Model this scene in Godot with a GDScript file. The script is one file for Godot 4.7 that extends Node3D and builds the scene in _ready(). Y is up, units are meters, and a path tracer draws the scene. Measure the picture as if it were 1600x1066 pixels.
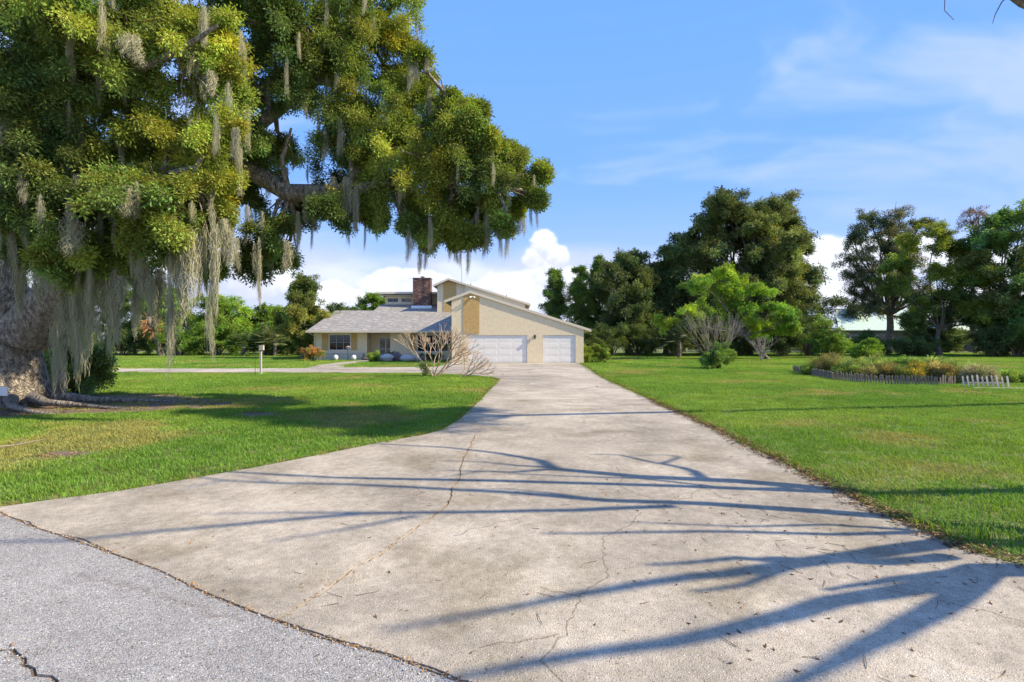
extends Node3D
# A ranch house at the end of a long concrete drive, under a mossy live oak.
# x runs right, -z runs away from the road, metres.

const SUN := Vector3(-1.0, -0.74, -0.18)      # the way the sunlight travels
var rng := RandomNumberGenerator.new()
var mats := {}
var names := {}

# ---------------------------------------------------------------- helpers
class MB:
	var v := PackedVector3Array()
	var n := PackedVector3Array()
	var u := PackedVector2Array()
	var u2 := PackedVector2Array()
	var c := PackedColorArray()
	var ix := PackedInt32Array()
	var col := Color(1, 1, 1)
	func vert(p: Vector3, nn: Vector3, uv := Vector2.ZERO) -> int:
		v.append(p); n.append(nn); u.append(uv); u2.append(Vector2(p.x, p.z)); c.append(col)
		return v.size() - 1
	func tri(a: Vector3, b: Vector3, d: Vector3) -> void:      # counter-clockwise seen from outside
		var nn := (b - a).cross(d - a).normalized()
		var i := vert(a, nn, Vector2(a.x, -a.y)); vert(d, nn, Vector2(d.x, -d.y)); vert(b, nn, Vector2(b.x, -b.y))
		ix.append(i); ix.append(i + 1); ix.append(i + 2)
	func quad(a: Vector3, b: Vector3, d: Vector3, e: Vector3, uvs := []) -> void:
		var nn := (b - a).cross(d - a).normalized()
		var q := [Vector2(0, 1), Vector2(1, 1), Vector2(1, 0), Vector2(0, 0)] if uvs.is_empty() else uvs
		var i := vert(a, nn, q[0]); vert(b, nn, q[1]); vert(d, nn, q[2]); vert(e, nn, q[3])
		for k in [0, 2, 1, 0, 3, 2]: ix.append(i + k)
	func box(lo: Vector3, hi: Vector3) -> void:
		var p := func(x: int, y: int, z: int) -> Vector3: return Vector3(hi.x if x else lo.x, hi.y if y else lo.y, hi.z if z else lo.z)
		quad(p.call(0,0,1), p.call(1,0,1), p.call(1,1,1), p.call(0,1,1))
		quad(p.call(1,0,0), p.call(0,0,0), p.call(0,1,0), p.call(1,1,0))
		quad(p.call(1,0,1), p.call(1,0,0), p.call(1,1,0), p.call(1,1,1))
		quad(p.call(0,0,0), p.call(0,0,1), p.call(0,1,1), p.call(0,1,0))
		quad(p.call(0,1,1), p.call(1,1,1), p.call(1,1,0), p.call(0,1,0))
		quad(p.call(0,0,0), p.call(1,0,0), p.call(1,0,1), p.call(0,0,1))
	func prism(pts: PackedVector2Array, z0: float, z1: float) -> void:   # XY outline pulled along z, z1 nearer the viewer
		var pp := pts.duplicate()
		if Geometry2D.is_polygon_clockwise(pp): pp.reverse()
		var t := Geometry2D.triangulate_polygon(pp)
		for k in range(0, t.size(), 3):
			var a := pp[t[k]]; var b := pp[t[k + 1]]; var d := pp[t[k + 2]]
			if (b - a).cross(d - a) < 0: var s := b; b = d; d = s
			tri(Vector3(a.x, a.y, z1), Vector3(b.x, b.y, z1), Vector3(d.x, d.y, z1))
			tri(Vector3(a.x, a.y, z0), Vector3(d.x, d.y, z0), Vector3(b.x, b.y, z0))
		for k in pp.size():
			var a := pp[k]; var b := pp[(k + 1) % pp.size()]
			var l := a.distance_to(b)
			quad(Vector3(a.x, a.y, z1), Vector3(a.x, a.y, z0), Vector3(b.x, b.y, z0), Vector3(b.x, b.y, z1), [Vector2(0, l), Vector2(z1 - z0, l), Vector2(z1 - z0, 0), Vector2(0, 0)])
	func tube(pts: Array, rad: Array, sides: int, lump := 0.0, seed_ := 0.0) -> void:
		var up := Vector3(0.31, 0.12, 0.94)
		var start := v.size()
		var m := pts.size()
		var len := 0.0
		for i in m:
			var p: Vector3 = pts[i]
			var t: Vector3 = ((pts[mini(i + 1, m - 1)] as Vector3) - (pts[maxi(i - 1, 0)] as Vector3)).normalized()
			var a := t.cross(up)
			if a.length() < 0.05: a = t.cross(Vector3(0.9, 0.1, 0.2))
			a = a.normalized(); var b := t.cross(a).normalized(); up = a.cross(t)
			if i: len += p.distance_to(pts[i - 1])
			var r: float = rad[i]
			for k in sides + 1:
				var th := TAU * k / sides
				var rr := r
				if lump > 0.0:
					rr *= 1.0 + lump * (sin(th * 3.0 + seed_ + len * 0.6) * 0.5 + sin(th * 5.0 + seed_ * 2.1 - len * 0.9) * 0.35 + sin(th * 8.0 + seed_ + len * 2.3) * 0.2)
				var dir := a * cos(th) + b * sin(th)
				vert(p + dir * rr, dir, Vector2(float(k) / sides * TAU * r, len))
		for i in m - 1:
			for k in sides:
				var q := start + i * (sides + 1) + k
				for w in [q, q + sides + 1, q + 1, q + 1, q + sides + 1, q + sides + 2]: ix.append(w)
		var tip := vert(pts[m - 1], ((pts[m - 1] as Vector3) - (pts[m - 2] as Vector3)).normalized())
		for k in sides:
			var q := start + (m - 1) * (sides + 1) + k
			ix.append(q); ix.append(tip); ix.append(q + 1)
	func leaf(p: Vector3, dir: Vector3, side: Vector3, l: float, w: float) -> void:   # a folded blade of two faces
		var up := side.cross(dir)
		var a := p; var b := p + dir * l * 0.45 + side * w * 0.5 + up * w * 0.18
		var d := p + dir * l - up * l * 0.08; var e := p + dir * l * 0.45 - side * w * 0.5 + up * w * 0.18
		var n1 := (b - a).cross(d - a).normalized(); var n2 := (d - a).cross(e - a).normalized()
		var i := vert(a, n1); vert(d, n1); vert(b, n1); vert(a, n2); vert(e, n2); vert(d, n2)
		for k in 6: ix.append(i + k)
	func ball(o: Vector3, r: Vector3, rings: int, seg: int, lump := 0.0, sd := 0.0) -> void:
		var s := v.size()
		for i in rings + 1:
			var ph := PI * i / rings
			for k in seg + 1:
				var th := TAU * k / seg
				var d := Vector3(sin(ph) * cos(th), cos(ph), sin(ph) * sin(th))
				var q := 1.0 + lump * (sin(d.x * 4.1 + sd) * 0.5 + sin(d.y * 5.3 + sd * 1.7) * 0.4 + sin(d.z * 6.7 - sd) * 0.4 + sin((d.x + d.z) * 11.0 + sd) * 0.2)
				vert(o + d * r * q, (d / r).normalized(), Vector2(float(k) / seg, float(i) / rings))
		for i in rings:
			for k in seg:
				var q := s + i * (seg + 1) + k
				for w in [q, q + seg + 1, q + 1, q + 1, q + seg + 1, q + seg + 2]: ix.append(w)
	func mesh(tinted := false) -> ArrayMesh:
		var a := []
		a.resize(Mesh.ARRAY_MAX)
		a[Mesh.ARRAY_VERTEX] = v; a[Mesh.ARRAY_NORMAL] = n; a[Mesh.ARRAY_TEX_UV] = u; a[Mesh.ARRAY_TEX_UV2] = u2; a[Mesh.ARRAY_INDEX] = ix
		if tinted: a[Mesh.ARRAY_COLOR] = c
		var m := ArrayMesh.new()
		m.add_surface_from_arrays(Mesh.PRIMITIVE_TRIANGLES, a)
		return m

func numbered(called: String) -> String:
	var k: int = names.get(called, 0)
	names[called] = k + 1
	return called if k == 0 else "%s_%03d" % [called, k]

func thing(called: String, label: String, category: String, at := Vector3.ZERO, group := "") -> Node3D:
	var o := Node3D.new()
	o.name = numbered(called)
	add_child(o)
	o.position = at
	o.set_meta("label", label); o.set_meta("category", category)
	if group: o.set_meta("group", group)
	return o

# world = true: the shape is given in world coordinates and set back by its parent's place
func part(called: String, mesh: Mesh, m: Material, parent: Node3D, world := true) -> MeshInstance3D:
	var o := MeshInstance3D.new()
	o.name = called; o.mesh = mesh; o.material_override = m
	parent.add_child(o, true)
	if world and parent != self: o.position = -parent.position if parent.get_parent() == self else Vector3.ZERO
	return o

func structure(called: String, mesh: Mesh, m: Material) -> MeshInstance3D:
	var o := MeshInstance3D.new()
	o.name = numbered(called); o.mesh = mesh; o.material_override = m
	add_child(o)
	o.set_meta("kind", "structure")
	return o

func many(called: String, mesh: Mesh, m: Material, parent: Node3D, tf: Array, cols: Array) -> MultiMeshInstance3D:
	var mm := MultiMesh.new()
	mm.transform_format = MultiMesh.TRANSFORM_3D
	mm.use_colors = true
	mm.mesh = mesh
	mm.instance_count = tf.size()
	for i in tf.size():
		mm.set_instance_transform(i, tf[i]); mm.set_instance_color(i, cols[i])
	var o := MultiMeshInstance3D.new()
	o.name = called; o.multimesh = mm; o.material_override = m
	o.set_meta("kind", "stuff")
	parent.add_child(o, true)
	return o

func rnd(a: float, b: float) -> float: return rng.randf_range(a, b)
func dir3() -> Vector3:
	var z := rnd(-1, 1); var t := rnd(0, TAU); var r := sqrt(1.0 - z * z)
	return Vector3(r * cos(t), z, r * sin(t))
func lin(r: float, g: float, b: float) -> Color: return Color(r, g, b).linear_to_srgb()
func turned() -> Basis: return Basis(Vector3.UP, rnd(0, TAU)) * Basis(Vector3.RIGHT, rnd(-0.6, 0.6)) * Basis(Vector3.BACK, rnd(-0.6, 0.6))
func vary(c: Color, s: float) -> Color:
	var k := exp(rng.randfn() * s); var w := rng.randfn() * s * 0.35
	return Color(c.r * k * (1.0 + w), c.g * k, c.b * k * (1.0 - w))

# ---------------------------------------------------------------- textures
func noise_bytes(w: int, h: int, freq: float, oct: int, sd: int, kind := FastNoiseLite.TYPE_SIMPLEX_SMOOTH) -> PackedByteArray:
	var f := FastNoiseLite.new()
	f.noise_type = kind; f.frequency = freq; f.seed = sd; f.fractal_octaves = oct
	f.fractal_type = FastNoiseLite.FRACTAL_FBM
	var im := f.get_seamless_image(w, h, false, false, 0.12)
	im.convert(Image.FORMAT_L8)
	return im.get_data()

func tex(w: int, h: int, d: PackedByteArray, fmt := Image.FORMAT_RGB8) -> ImageTexture:
	return ImageTexture.create_from_image(Image.create_from_data(w, h, false, fmt, d))

# a mottled colour tile: two tones mixed by layered noise, with speckle
func mottle(size: int, a: Color, b: Color, f1: float, f2: float, speck: float, sd: int) -> ImageTexture:
	var n1 := noise_bytes(size, size, f1, 5, sd); var n2 := noise_bytes(size, size, f2, 3, sd + 7)
	var out := PackedByteArray(); out.resize(size * size * 3)
	var r := RandomNumberGenerator.new(); r.seed = sd
	for i in size * size:
		var t := clampf((n1[i] / 255.0 - 0.5) * 1.8 + 0.5, 0, 1)
		var k := 1.0 + (n2[i] / 255.0 - 0.5) * speck + (r.randf() - 0.5) * speck * 0.6
		var c := a.lerp(b, t)
		out[i * 3] = int(clampf(c.r * k, 0, 1) * 255); out[i * 3 + 1] = int(clampf(c.g * k, 0, 1) * 255); out[i * 3 + 2] = int(clampf(c.b * k, 0, 1) * 255)
	return tex(size, size, out)

func grey(size: int, f: float, oct: int, sd: int) -> ImageTexture: return tex(size, size, noise_bytes(size, size, f, oct, sd), Image.FORMAT_L8)

func mat(key: String, c: Color, rough := 0.85) -> StandardMaterial3D:
	if mats.has(key): return mats[key]
	var m := StandardMaterial3D.new()
	m.albedo_color = c; m.roughness = rough; m.metallic_specular = 0.4; m.cull_mode = BaseMaterial3D.CULL_DISABLED
	m.resource_name = key
	mats[key] = m
	return m

func tri_mat(key: String, t: Texture2D, scale: Vector3, rough: float, bump: Texture2D = null, bump_cm := 0.0, world := true) -> StandardMaterial3D:
	var m := mat(key, Color.WHITE, rough)
	m.albedo_texture = t
	m.uv1_triplanar = true; m.uv1_world_triplanar = world; m.uv1_scale = scale
	if bump:
		m.heightmap_enabled = true; m.heightmap_texture = bump; m.heightmap_scale = bump_cm
	return m

func leaf_mat(key: String, through: float, rough := 0.5) -> StandardMaterial3D:
	var m := mat(key, Color.WHITE, rough)
	m.vertex_color_use_as_albedo = true
	m.metallic_specular = 0.35
	m.backlight_enabled = true; m.backlight = Color(through, through, through * 0.6)
	return m

# aggregate seen from close up: pale and dark chips set in paste
func chips(size: int, base: Color, n: int, rmin: float, rmax: float, spread: float, sd: int) -> Array:
	var im := Image.create(size, size, false, Image.FORMAT_RGB8)
	var hm := Image.create(size, size, false, Image.FORMAT_RGB8)
	im.fill(base); hm.fill(Color(0.35, 0.35, 0.35))
	var r := RandomNumberGenerator.new(); r.seed = sd
	var fine := noise_bytes(size, size, 0.09, 4, sd + 3); var coarse := noise_bytes(size, size, 0.012, 4, sd + 5)
	for k in n:
		var x := r.randi() % size; var y := r.randi() % size
		var rad := lerpf(rmin, rmax, pow(r.randf(), 2.5))
		var t := r.randfn() * spread
		var warm := r.randfn() * 0.02
		var c := Color(clampf(base.r + t + warm, 0, 1), clampf(base.g + t, 0, 1), clampf(base.b + t - warm, 0, 1))
		var e := r.randf_range(0.6, 1.0); var an := r.randf() * PI
		var R := int(ceil(rad))
		for dy in range(-R, R + 1):
			for dx in range(-R, R + 1):
				var q := Vector2(dx, dy).rotated(an); q.y /= e
				if q.length() <= rad:
					im.set_pixel(posmod(x + dx, size), posmod(y + dy, size), c)
					hm.set_pixel(posmod(x + dx, size), posmod(y + dy, size), Color(1, 1, 1) * (0.55 + 0.4 * r.randf() * (1.0 - q.length() / (rad + 1.0))))
	var d := im.get_data(); var h := hm.get_data()
	for i in size * size:
		var k := 1.0 + (fine[i] / 255.0 - 0.5) * 0.22 + (coarse[i] / 255.0 - 0.5) * 0.12 + (r.randf() - 0.5) * 0.05
		for j in 3:
			d[i * 3 + j] = int(clampf(d[i * 3 + j] * k, 0, 255)); h[i * 3 + j] = int(clampf(h[i * 3 + j] * (0.7 + 0.6 * fine[i] / 255.0), 0, 255))
	return [tex(size, size, d), tex(size, size, h)]

# ---------------------------------------------------------------- measured outlines, in metres (x, distance from the road) or (x, y, z)
const DRIVE_EDGE_RIGHT := [[4.09, 4.09], [3.91, 4.47], [3.87, 5.16], [3.93, 6.29], [4.02, 8.04], [4.14, 10.36], [4.18, 12.86], [4.24, 15.8], [4.27, 18.0], [4.42, 25.26], [4.8, 30.5], [5.25, 36.9], [5.45, 41.0]]
const DRIVE_EDGE_LEFT := [[-5.56, 5.56], [-4.66, 6.21], [-3.65, 7.31], [-2.9, 8.3], [-2.29, 9.17], [-1.72, 9.8], [-1.42, 10.36], [-1.2, 11.8], [-1.09, 13.46], [-0.95, 15.8], [-0.82, 18.7], [-0.55, 24.4]]
const DRIVE_NEAR := [[-5.75, 5.62], [-5.39, 5.39], [-4.56, 4.93], [-3.92, 4.62], [-2.77, 4.03], [-2.13, 3.63], [-1.64, 3.37], [-1.17, 3.12], [-0.74, 2.96], [-0.42, 2.79], [0.0, 2.58], [0.8, 2.3], [2.2, 2.0], [5.0, 1.75], [9.0, 1.7], [14, 1.7], [14, 2.0], [9, 2.35], [6.2, 2.9], [4.8, 3.5], [4.09, 4.09], [3.91, 4.47], [3.87, 5.16], [3.93, 6.29], [4.02, 8.04], [4.14, 10.36], [4.18, 12.86], [4.24, 15.8], [-0.95, 15.8], [-1.09, 13.46], [-1.2, 11.8], [-1.42, 10.36], [-1.72, 9.8], [-2.29, 9.17], [-2.9, 8.3], [-3.65, 7.31], [-4.66, 6.21], [-5.56, 5.56]]
const DRIVE_FAR := [[-0.95, 15.812], [4.24, 15.812], [4.27, 18.0], [4.42, 25.26], [4.8, 30.5], [5.25, 36.9], [5.45, 41.0], [5.6, 42.3], [-5.2, 42.3], [-5.2, 36.0], [-5.0, 29.0], [-3.5, 28.2], [-1.9, 27.0], [-1.0, 25.6], [-0.55, 24.4], [-0.82, 18.7]]
const DRIVE_SIDE := [[-5.012, 28.9], [-5.21, 36.0], [-9.0, 35.3], [-11.4, 35.1], [-12.9, 34.2], [-20, 33.7], [-40, 33.4], [-40, 29.9], [-23.6, 29.7], [-11, 29.4]]
const WALK := [[-11.5, 35.11], [-12.9, 34.22], [-13.8, 34.17], [-14.6, 39], [-14.6, 44], [-14.05, 49.4], [-11.9, 49.4], [-12.8, 44], [-12.9, 39]]
const ROAD_POLY := [[-60, 38], [-30, 20.5], [-12, 9.6], [-5.756, 5.6080000000000005], [-5.396, 5.378], [-4.566, 4.918], [-3.9259999999999997, 4.6080000000000005], [-2.776, 4.018000000000001], [-2.1359999999999997, 3.618], [-1.646, 3.358], [-1.176, 3.108], [-0.746, 2.948], [-0.426, 2.778], [-0.006, 2.568], [0.794, 2.288], [2.1940000000000004, 1.988], [4.994, 1.738], [8.994, 1.688], [13.994, 1.688], [40, 1.7], [40, -8], [-60, -8]]
const CUTS := [[[-5.39, 5.39], [-4.56, 4.93], [-3.92, 4.62], [-2.77, 4.03], [-2.13, 3.63], [-1.64, 3.37], [-1.17, 3.12], [-0.74, 2.96], [-0.42, 2.79], [0.0, 2.58]], [[-1.55, 3.22], [-1.5, 3.33], [-1.1, 4.4], [-0.7, 5.6], [-0.71, 6.96], [-0.74, 7.91], [-0.69, 9.17], [-0.71, 9.8]]]
const HAIRLINES := [[[1.35, 5.39], [0.88, 4.69], [0.64, 3.92], [0.52, 3.63], [0.28, 3.15], [0.22, 2.9], [0.27, 2.7]], [[3.9, 3.1], [3.3, 3.3], [2.9, 3.6], [2.6, 3.75]], [[1.6, 5.5], [1.4, 6.4], [1.5, 7.3], [1.1, 8.2]], [[1.9, 13.2], [1.6, 11.2], [2.2, 10.0], [1.6, 9.0]], [[-0.7, 9.8], [-0.3, 11.0], [0.4, 11.3]], [[-0.6, 15.4], [1.0, 15.5], [2.6, 15.3], [4.2, 15.6]], [[-2.5, 9.0], [-1.2, 10.2], [0.2, 10.7], [1.1, 10.5]], [[2.6, 15.3], [2.4, 13.6], [2.9, 12.4]], [[-0.3, 14.0], [0.6, 13.4], [1.6, 13.6]], [[0.28, 3.15], [-0.2, 3.0]], [[0.5, 3.6], [0.2, 3.75]]]
const SOIL := [[[-16.5, 12.6], [-14.2, 12.2], [-12.2, 12.3], [-10.2, 13.0], [-8.4, 13.9], [-8.2, 15.0], [-9.8, 16.4], [-12.0, 17.6], [-16.8, 17.8]], [[-7.7, 8.5], [-7.0, 8.4], [-6.8, 8.0], [-7.2, 7.8], [-7.7, 8.0]], [[-6.9, 13.2], [-6.0, 13.0], [-5.4, 12.6], [-6.1, 12.4], [-6.9, 12.7]]]
const FENCE := [[16.85, 30.64], [15.99, 27.69], [15.25, 24.41], [15.47, 22.5], [16.12, 21.49], [17.74, 21.18], [18.5, 21.3]]
const OAK_LIMBS := [[[[-14.45, 2.4, -14.6], [-14.39, 3.49, -14.5], [-14.4, 4.55, -14.4], [-14.06, 5.76, -14.2], [-13.74, 7.1, -14.0], [-12.92, 8.82, -13.6], [-12.04, 11.25, -13.2], [-10.88, 13.53, -12.8]], [0.62, 0.5, 0.45, 0.4, 0.36, 0.3, 0.2, 0.1]], [[[-13.96, 2.04, -14.7], [-13.14, 2.76, -14.5], [-12.42, 3.37, -14.3], [-11.46, 4.14, -14.1], [-9.9, 5.33, -13.9], [-8.51, 6.28, -13.9], [-7.35, 6.54, -14.0], [-6.74, 6.23, -14.0], [-6.12, 5.83, -14.0], [-4.72, 5.88, -14.0], [-3.15, 6.14, -14.0], [-1.74, 6.37, -13.9], [-0.52, 6.08, -13.8]], [0.72, 0.62, 0.52, 0.44, 0.38, 0.34, 0.29, 0.27, 0.25, 0.2, 0.14, 0.09, 0.04]], [[[-8.51, 6.28, -13.9], [-7.63, 7.44, -14.2], [-6.71, 8.29, -14.5], [-5.55, 9.44, -14.8], [-4.31, 10.67, -15], [-3.04, 12.31, -15.2]], [0.3, 0.22, 0.18, 0.14, 0.1, 0.05]], [[[-4.72, 5.88, -14.0], [-3.96, 7.07, -14.4], [-2.9, 7.84, -14.5], [-1.82, 8.06, -14.6]], [0.14, 0.1, 0.07, 0.03]], [[[-13.74, 7.1, -14.0], [-11.2, 7.45, -12.8], [-9.0, 7.89, -11.8], [-7.28, 8.14, -11.2], [-6.33, 8.58, -11.0]], [0.26, 0.17, 0.11, 0.07, 0.03]], [[[-11.46, 4.14, -14.1], [-9.92, 4.89, -12.8], [-8.26, 5.53, -11.8], [-6.86, 5.62, -11.2]], [0.3, 0.2, 0.12, 0.05]], [[[-12.04, 11.25, -13.2], [-9.38, 13.41, -13.4], [-6.55, 14.79, -13.8], [-3.85, 15.33, -14]], [0.2, 0.16, 0.1, 0.05]], [[[-6.12, 5.83, -14], [-6.12, 6.61, -13.6], [-5.78, 7.38, -13.4]], [0.1, 0.06, 0.03]], [[[-14.4, 4.55, -14.4], [-17.1, 6.35, -14.4], [-20.44, 8.24, -14.6]], [0.35, 0.25, 0.1]]]
const OAK_LOBES := [[-10.92, 7.72, -11.2, 0.84, 1], [-10.63, 8.62, -12.32, 0.92, 0], [-8.66, 8.43, -11.84, 0.89, 0], [-10.08, 5.11, -11.36, 0.85, 1], [-9.83, 5.9, -12.48, 0.94, 0], [-7.65, 6.64, -12.0, 0.9, 2], [-11.09, 4.72, -11.52, 0.72, 1], [-8.29, 5.48, -12.64, 0.87, 2], [-6.84, 8.23, -12.16, 0.61, 2], [-11.1, 9.0, -11.68, 1.17, 1], [-9.1, 8.84, -11.2, 1.26, 0], [-8.32, 9.55, -12.32, 1.39, 0], [-6.96, 8.95, -11.84, 0.89, 2], [-10.51, 7.24, -11.36, 0.99, 1], [-9.67, 7.93, -12.48, 1.4, 0], [-7.5, 7.84, -12.0, 1.2, 2], [-6.55, 6.45, -11.52, 0.65, 2], [-8.85, 6.59, -12.64, 1.34, 0], [-10.18, 6.25, -12.16, 1.22, 1], [-7.01, 5.35, -11.68, 0.88, 2], [-7.98, 4.78, -11.2, 1.05, 0], [-10.47, 4.93, -12.32, 1.08, 1], [-10.95, 5.84, -11.84, 0.89, 1], [-7.53, 4.11, -11.36, 0.78, 0], [-9.52, 3.95, -12.48, 0.78, 0], [-7.05, 4.54, -12.0, 0.6, 0], [-9.94, 3.72, -11.52, 0.65, 0], [-11.69, 4.38, -12.64, 0.63, 1], [-13.54, 11.14, -12.6, 1.73, 1], [-11.65, 11.93, -12.6, 1.89, 1], [-9.13, 11.77, -12.6, 1.89, 1], [-6.93, 11.93, -12.6, 1.73, 1], [-10.39, 14.29, -12.6, 2.05, 1], [-7.56, 14.45, -12.6, 1.89, 1], [-15.75, 9.25, -12.6, 1.89, 1], [-15.12, 12.71, -12.6, 2.21, 1], [-17.8, 8.3, -12.6, 2.21, 1], [-0.64, 7.18, -13.4, 0.28, 0], [-0.39, 6.98, -14.06, 0.28, 0], [0.85, 6.68, -14.72, 0.24, 0], [0.06, 7.51, -15.38, 0.29, 0], [-1.0, 8.05, -13.84, 0.26, 0], [-1.7, 8.6, -14.5, 0.31, 0], [-2.62, 9.47, -15.16, 0.28, 0], [-2.47, 9.38, -13.62, 0.26, 2], [0.68, 5.82, -14.28, 0.23, 0], [0.11, 5.67, -14.94, 0.28, 0], [-0.2, 4.87, -13.4, 0.22, 0], [-1.02, 4.77, -14.06, 0.3, 0], [-1.55, 4.76, -14.72, 0.26, 0], [-2.58, 4.82, -15.38, 0.27, 0], [-2.77, 4.93, -13.84, 0.22, 1], [-4.35, 5.44, -14.5, 0.25, 1], [-3.98, 5.42, -15.16, 0.25, 1], [-7.32, 9.34, -13.62, 0.85, 1], [-7.68, 11.14, -14.28, 0.98, 1], [-7.94, 7.65, -14.94, 0.75, 1], [-6.11, 10.64, -13.4, 1.0, 1], [-4.83, 11.17, -14.06, 1.23, 0], [-3.68, 11.7, -14.72, 1.1, 0], [-5.77, 10.22, -15.38, 1.15, 1], [-4.07, 8.17, -13.84, 0.95, 0], [-2.99, 8.74, -14.5, 0.82, 0], [-3.32, 7.45, -15.16, 0.95, 2], [-2.04, 6.87, -13.62, 0.85, 0], [-4.11, 6.85, -14.28, 0.89, 0], [-7.28, 10.63, -14.94, 1.31, 1], [-5.36, 10.06, -13.4, 1.34, 1], [-4.22, 10.29, -14.06, 1.41, 0], [-3.4, 10.69, -14.72, 0.83, 2], [-3.46, 9.74, -15.38, 0.77, 0], [-5.71, 8.77, -13.84, 0.95, 1], [-7.34, 8.74, -14.5, 0.91, 1], [-4.93, 9.44, -15.16, 1.23, 0], [-3.58, 7.47, -13.62, 1.19, 0], [-5.0, 7.3, -14.28, 1.16, 1], [-2.99, 8.02, -14.94, 1.12, 0], [-2.35, 6.37, -13.4, 1.0, 2], [-3.52, 6.07, -14.06, 1.05, 0], [-4.6, 6.36, -14.72, 0.83, 1], [-2.11, 8.39, -15.38, 0.81, 0], [-1.38, 7.04, -13.84, 0.95, 0], [-1.81, 6.02, -14.5, 0.91, 1], [-1.23, 5.65, -15.16, 0.76, 0], [-0.85, 6.28, -13.62, 0.77, 1], [-0.18, 6.49, -14.28, 0.75, 0], [0.28, 6.43, -14.94, 0.49, 0], [-1.09, 7.55, -13.4, 0.44, 0], [-1.93, 5.02, -14.06, 0.6, 0], [-2.67, 5.54, -14.72, 0.55, 0], [-6.92, 7.43, -15.38, 0.73, 1], [-6.92, 7.04, -13.84, 0.69, 1], [-7.61, 6.02, -14.5, 0.54, 1], [-6.25, 5.65, -15.16, 0.53, 1], [-6.47, 4.75, -13.62, 0.61, 1], [-7.23, 4.17, -14.28, 0.46, 1], [-6.72, 4.38, -14.94, 0.41, 1], [-4.86, 5.2, -13.4, 0.5, 1], [-0.53, 5.54, -14.06, 0.46, 0], [-8.65, 4.06, -14.72, 0.33, 0], [-9.8, 4.45, -15.38, 0.42, 0], [-5.76, 13.55, -14.4, 1.8, 1], [-3.6, 13.37, -14.4, 1.62, 1], [-4.32, 15.53, -14.4, 1.62, 1]]
const OAK_MOSS := [[-7.62, 4.12, -11.4, 3.06, 1.3], [-7.58, 2.7, -11.4, 1.28, 1.6], [-7.18, 4.22, -11.2, 2.1, 1.4], [-7.08, 4.36, -11.2, 2.1, 1.8], [-7.34, 3.68, -11.3, 1.13, 1.2], [-6.6, 4.67, -11.3, 1.77, 1.6], [-6.53, 4.38, -11.3, 2.12, 1.3], [-6.64, 3.25, -11.3, 1.84, 0.9], [-6.33, 4.29, -11.5, 0.86, 1.6], [-6.47, 4.57, -11.5, 1.01, 1.6], [-6.42, 4.45, -13.0, 1.87, 1.2], [-6.53, 4.29, -13, 0.89, 1.2], [-5.74, 4.37, -13, 0.81, 1.2], [-5.61, 5.2, -13.4, 1.17, 1.3], [-4.76, 6.19, -13.6, 0.94, 1.6], [-4.42, 6.19, -13.6, 1.19, 1.6], [-4.15, 5.93, -13.6, 1.36, 1.0], [-5.44, 5.93, -13.6, 1.02, 1.4], [-5.24, 5.93, -13.6, 0.68, 1.4], [-9.1, 3.17, -11.8, 1.55, 1.4], [-9.17, 3.47, -11.8, 1.48, 1.6], [-8.7, 3.17, -11.8, 1.33, 1.3], [-8.63, 3.32, -11.8, 1.18, 1.5], [-8.19, 3.32, -11.8, 1.25, 1.4], [-8.11, 3.47, -11.8, 0.74, 1.8], [-8.18, 3.29, -11.6, 1.01, 1.5], [-8.34, 3.73, -11.6, 1.01, 1.8], [-9.6, 3.79, -12, 1.5, 1.8], [-9.91, 3.52, -12.2, 1.83, 1.6], [-10.23, 3.55, -12.4, 2.17, 1.8], [-10.55, 3.42, -12.6, 2.36, 1.5], [-10.85, 3.45, -12.8, 2.72, 1.6], [-11.18, 3.15, -13, 1.79, 2.0], [-10.85, 3.24, -12.4, 1.24, 2.0], [-10.4, 3.52, -12.2, 1.52, 2.0], [-11.81, 2.86, -13.4, 2.35, 1.6], [-12.15, 2.7, -13.6, 2.29, 1.2], [-11.78, 8.6, -12.0, 2.55, 2.4], [-11.55, 8.89, -12.0, 2.4, 2.4], [-12.24, 7.27, -12.4, 3.72, 2.2], [-11.92, 6.92, -12.3, 2.77, 2.2], [-11.51, 7.18, -12.2, 2.29, 2.0], [-11.47, 4.95, -12.4, 2.33, 2.2], [-11.06, 4.44, -12.2, 1.68, 2.0], [-12.32, 4.25, -12.8, 1.92, 1.8], [-7.67, 8.01, -10.4, 0.58, 2.0], [-6.11, 7.3, -10.4, 0.52, 1.8], [-7.8, 4.96, -10.4, 0.65, 1.8], [-9.14, 4.49, -10.6, 0.93, 2], [-6.53, 5.2, -13.4, 1.0, 1.1], [-6.95, 5.37, -13.4, 1.09, 1.1], [-9.34, 3.33, -11.9, 1.93, 1.2], [-8.77, 3.28, -11.5, 0.72, 1.7]]
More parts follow.
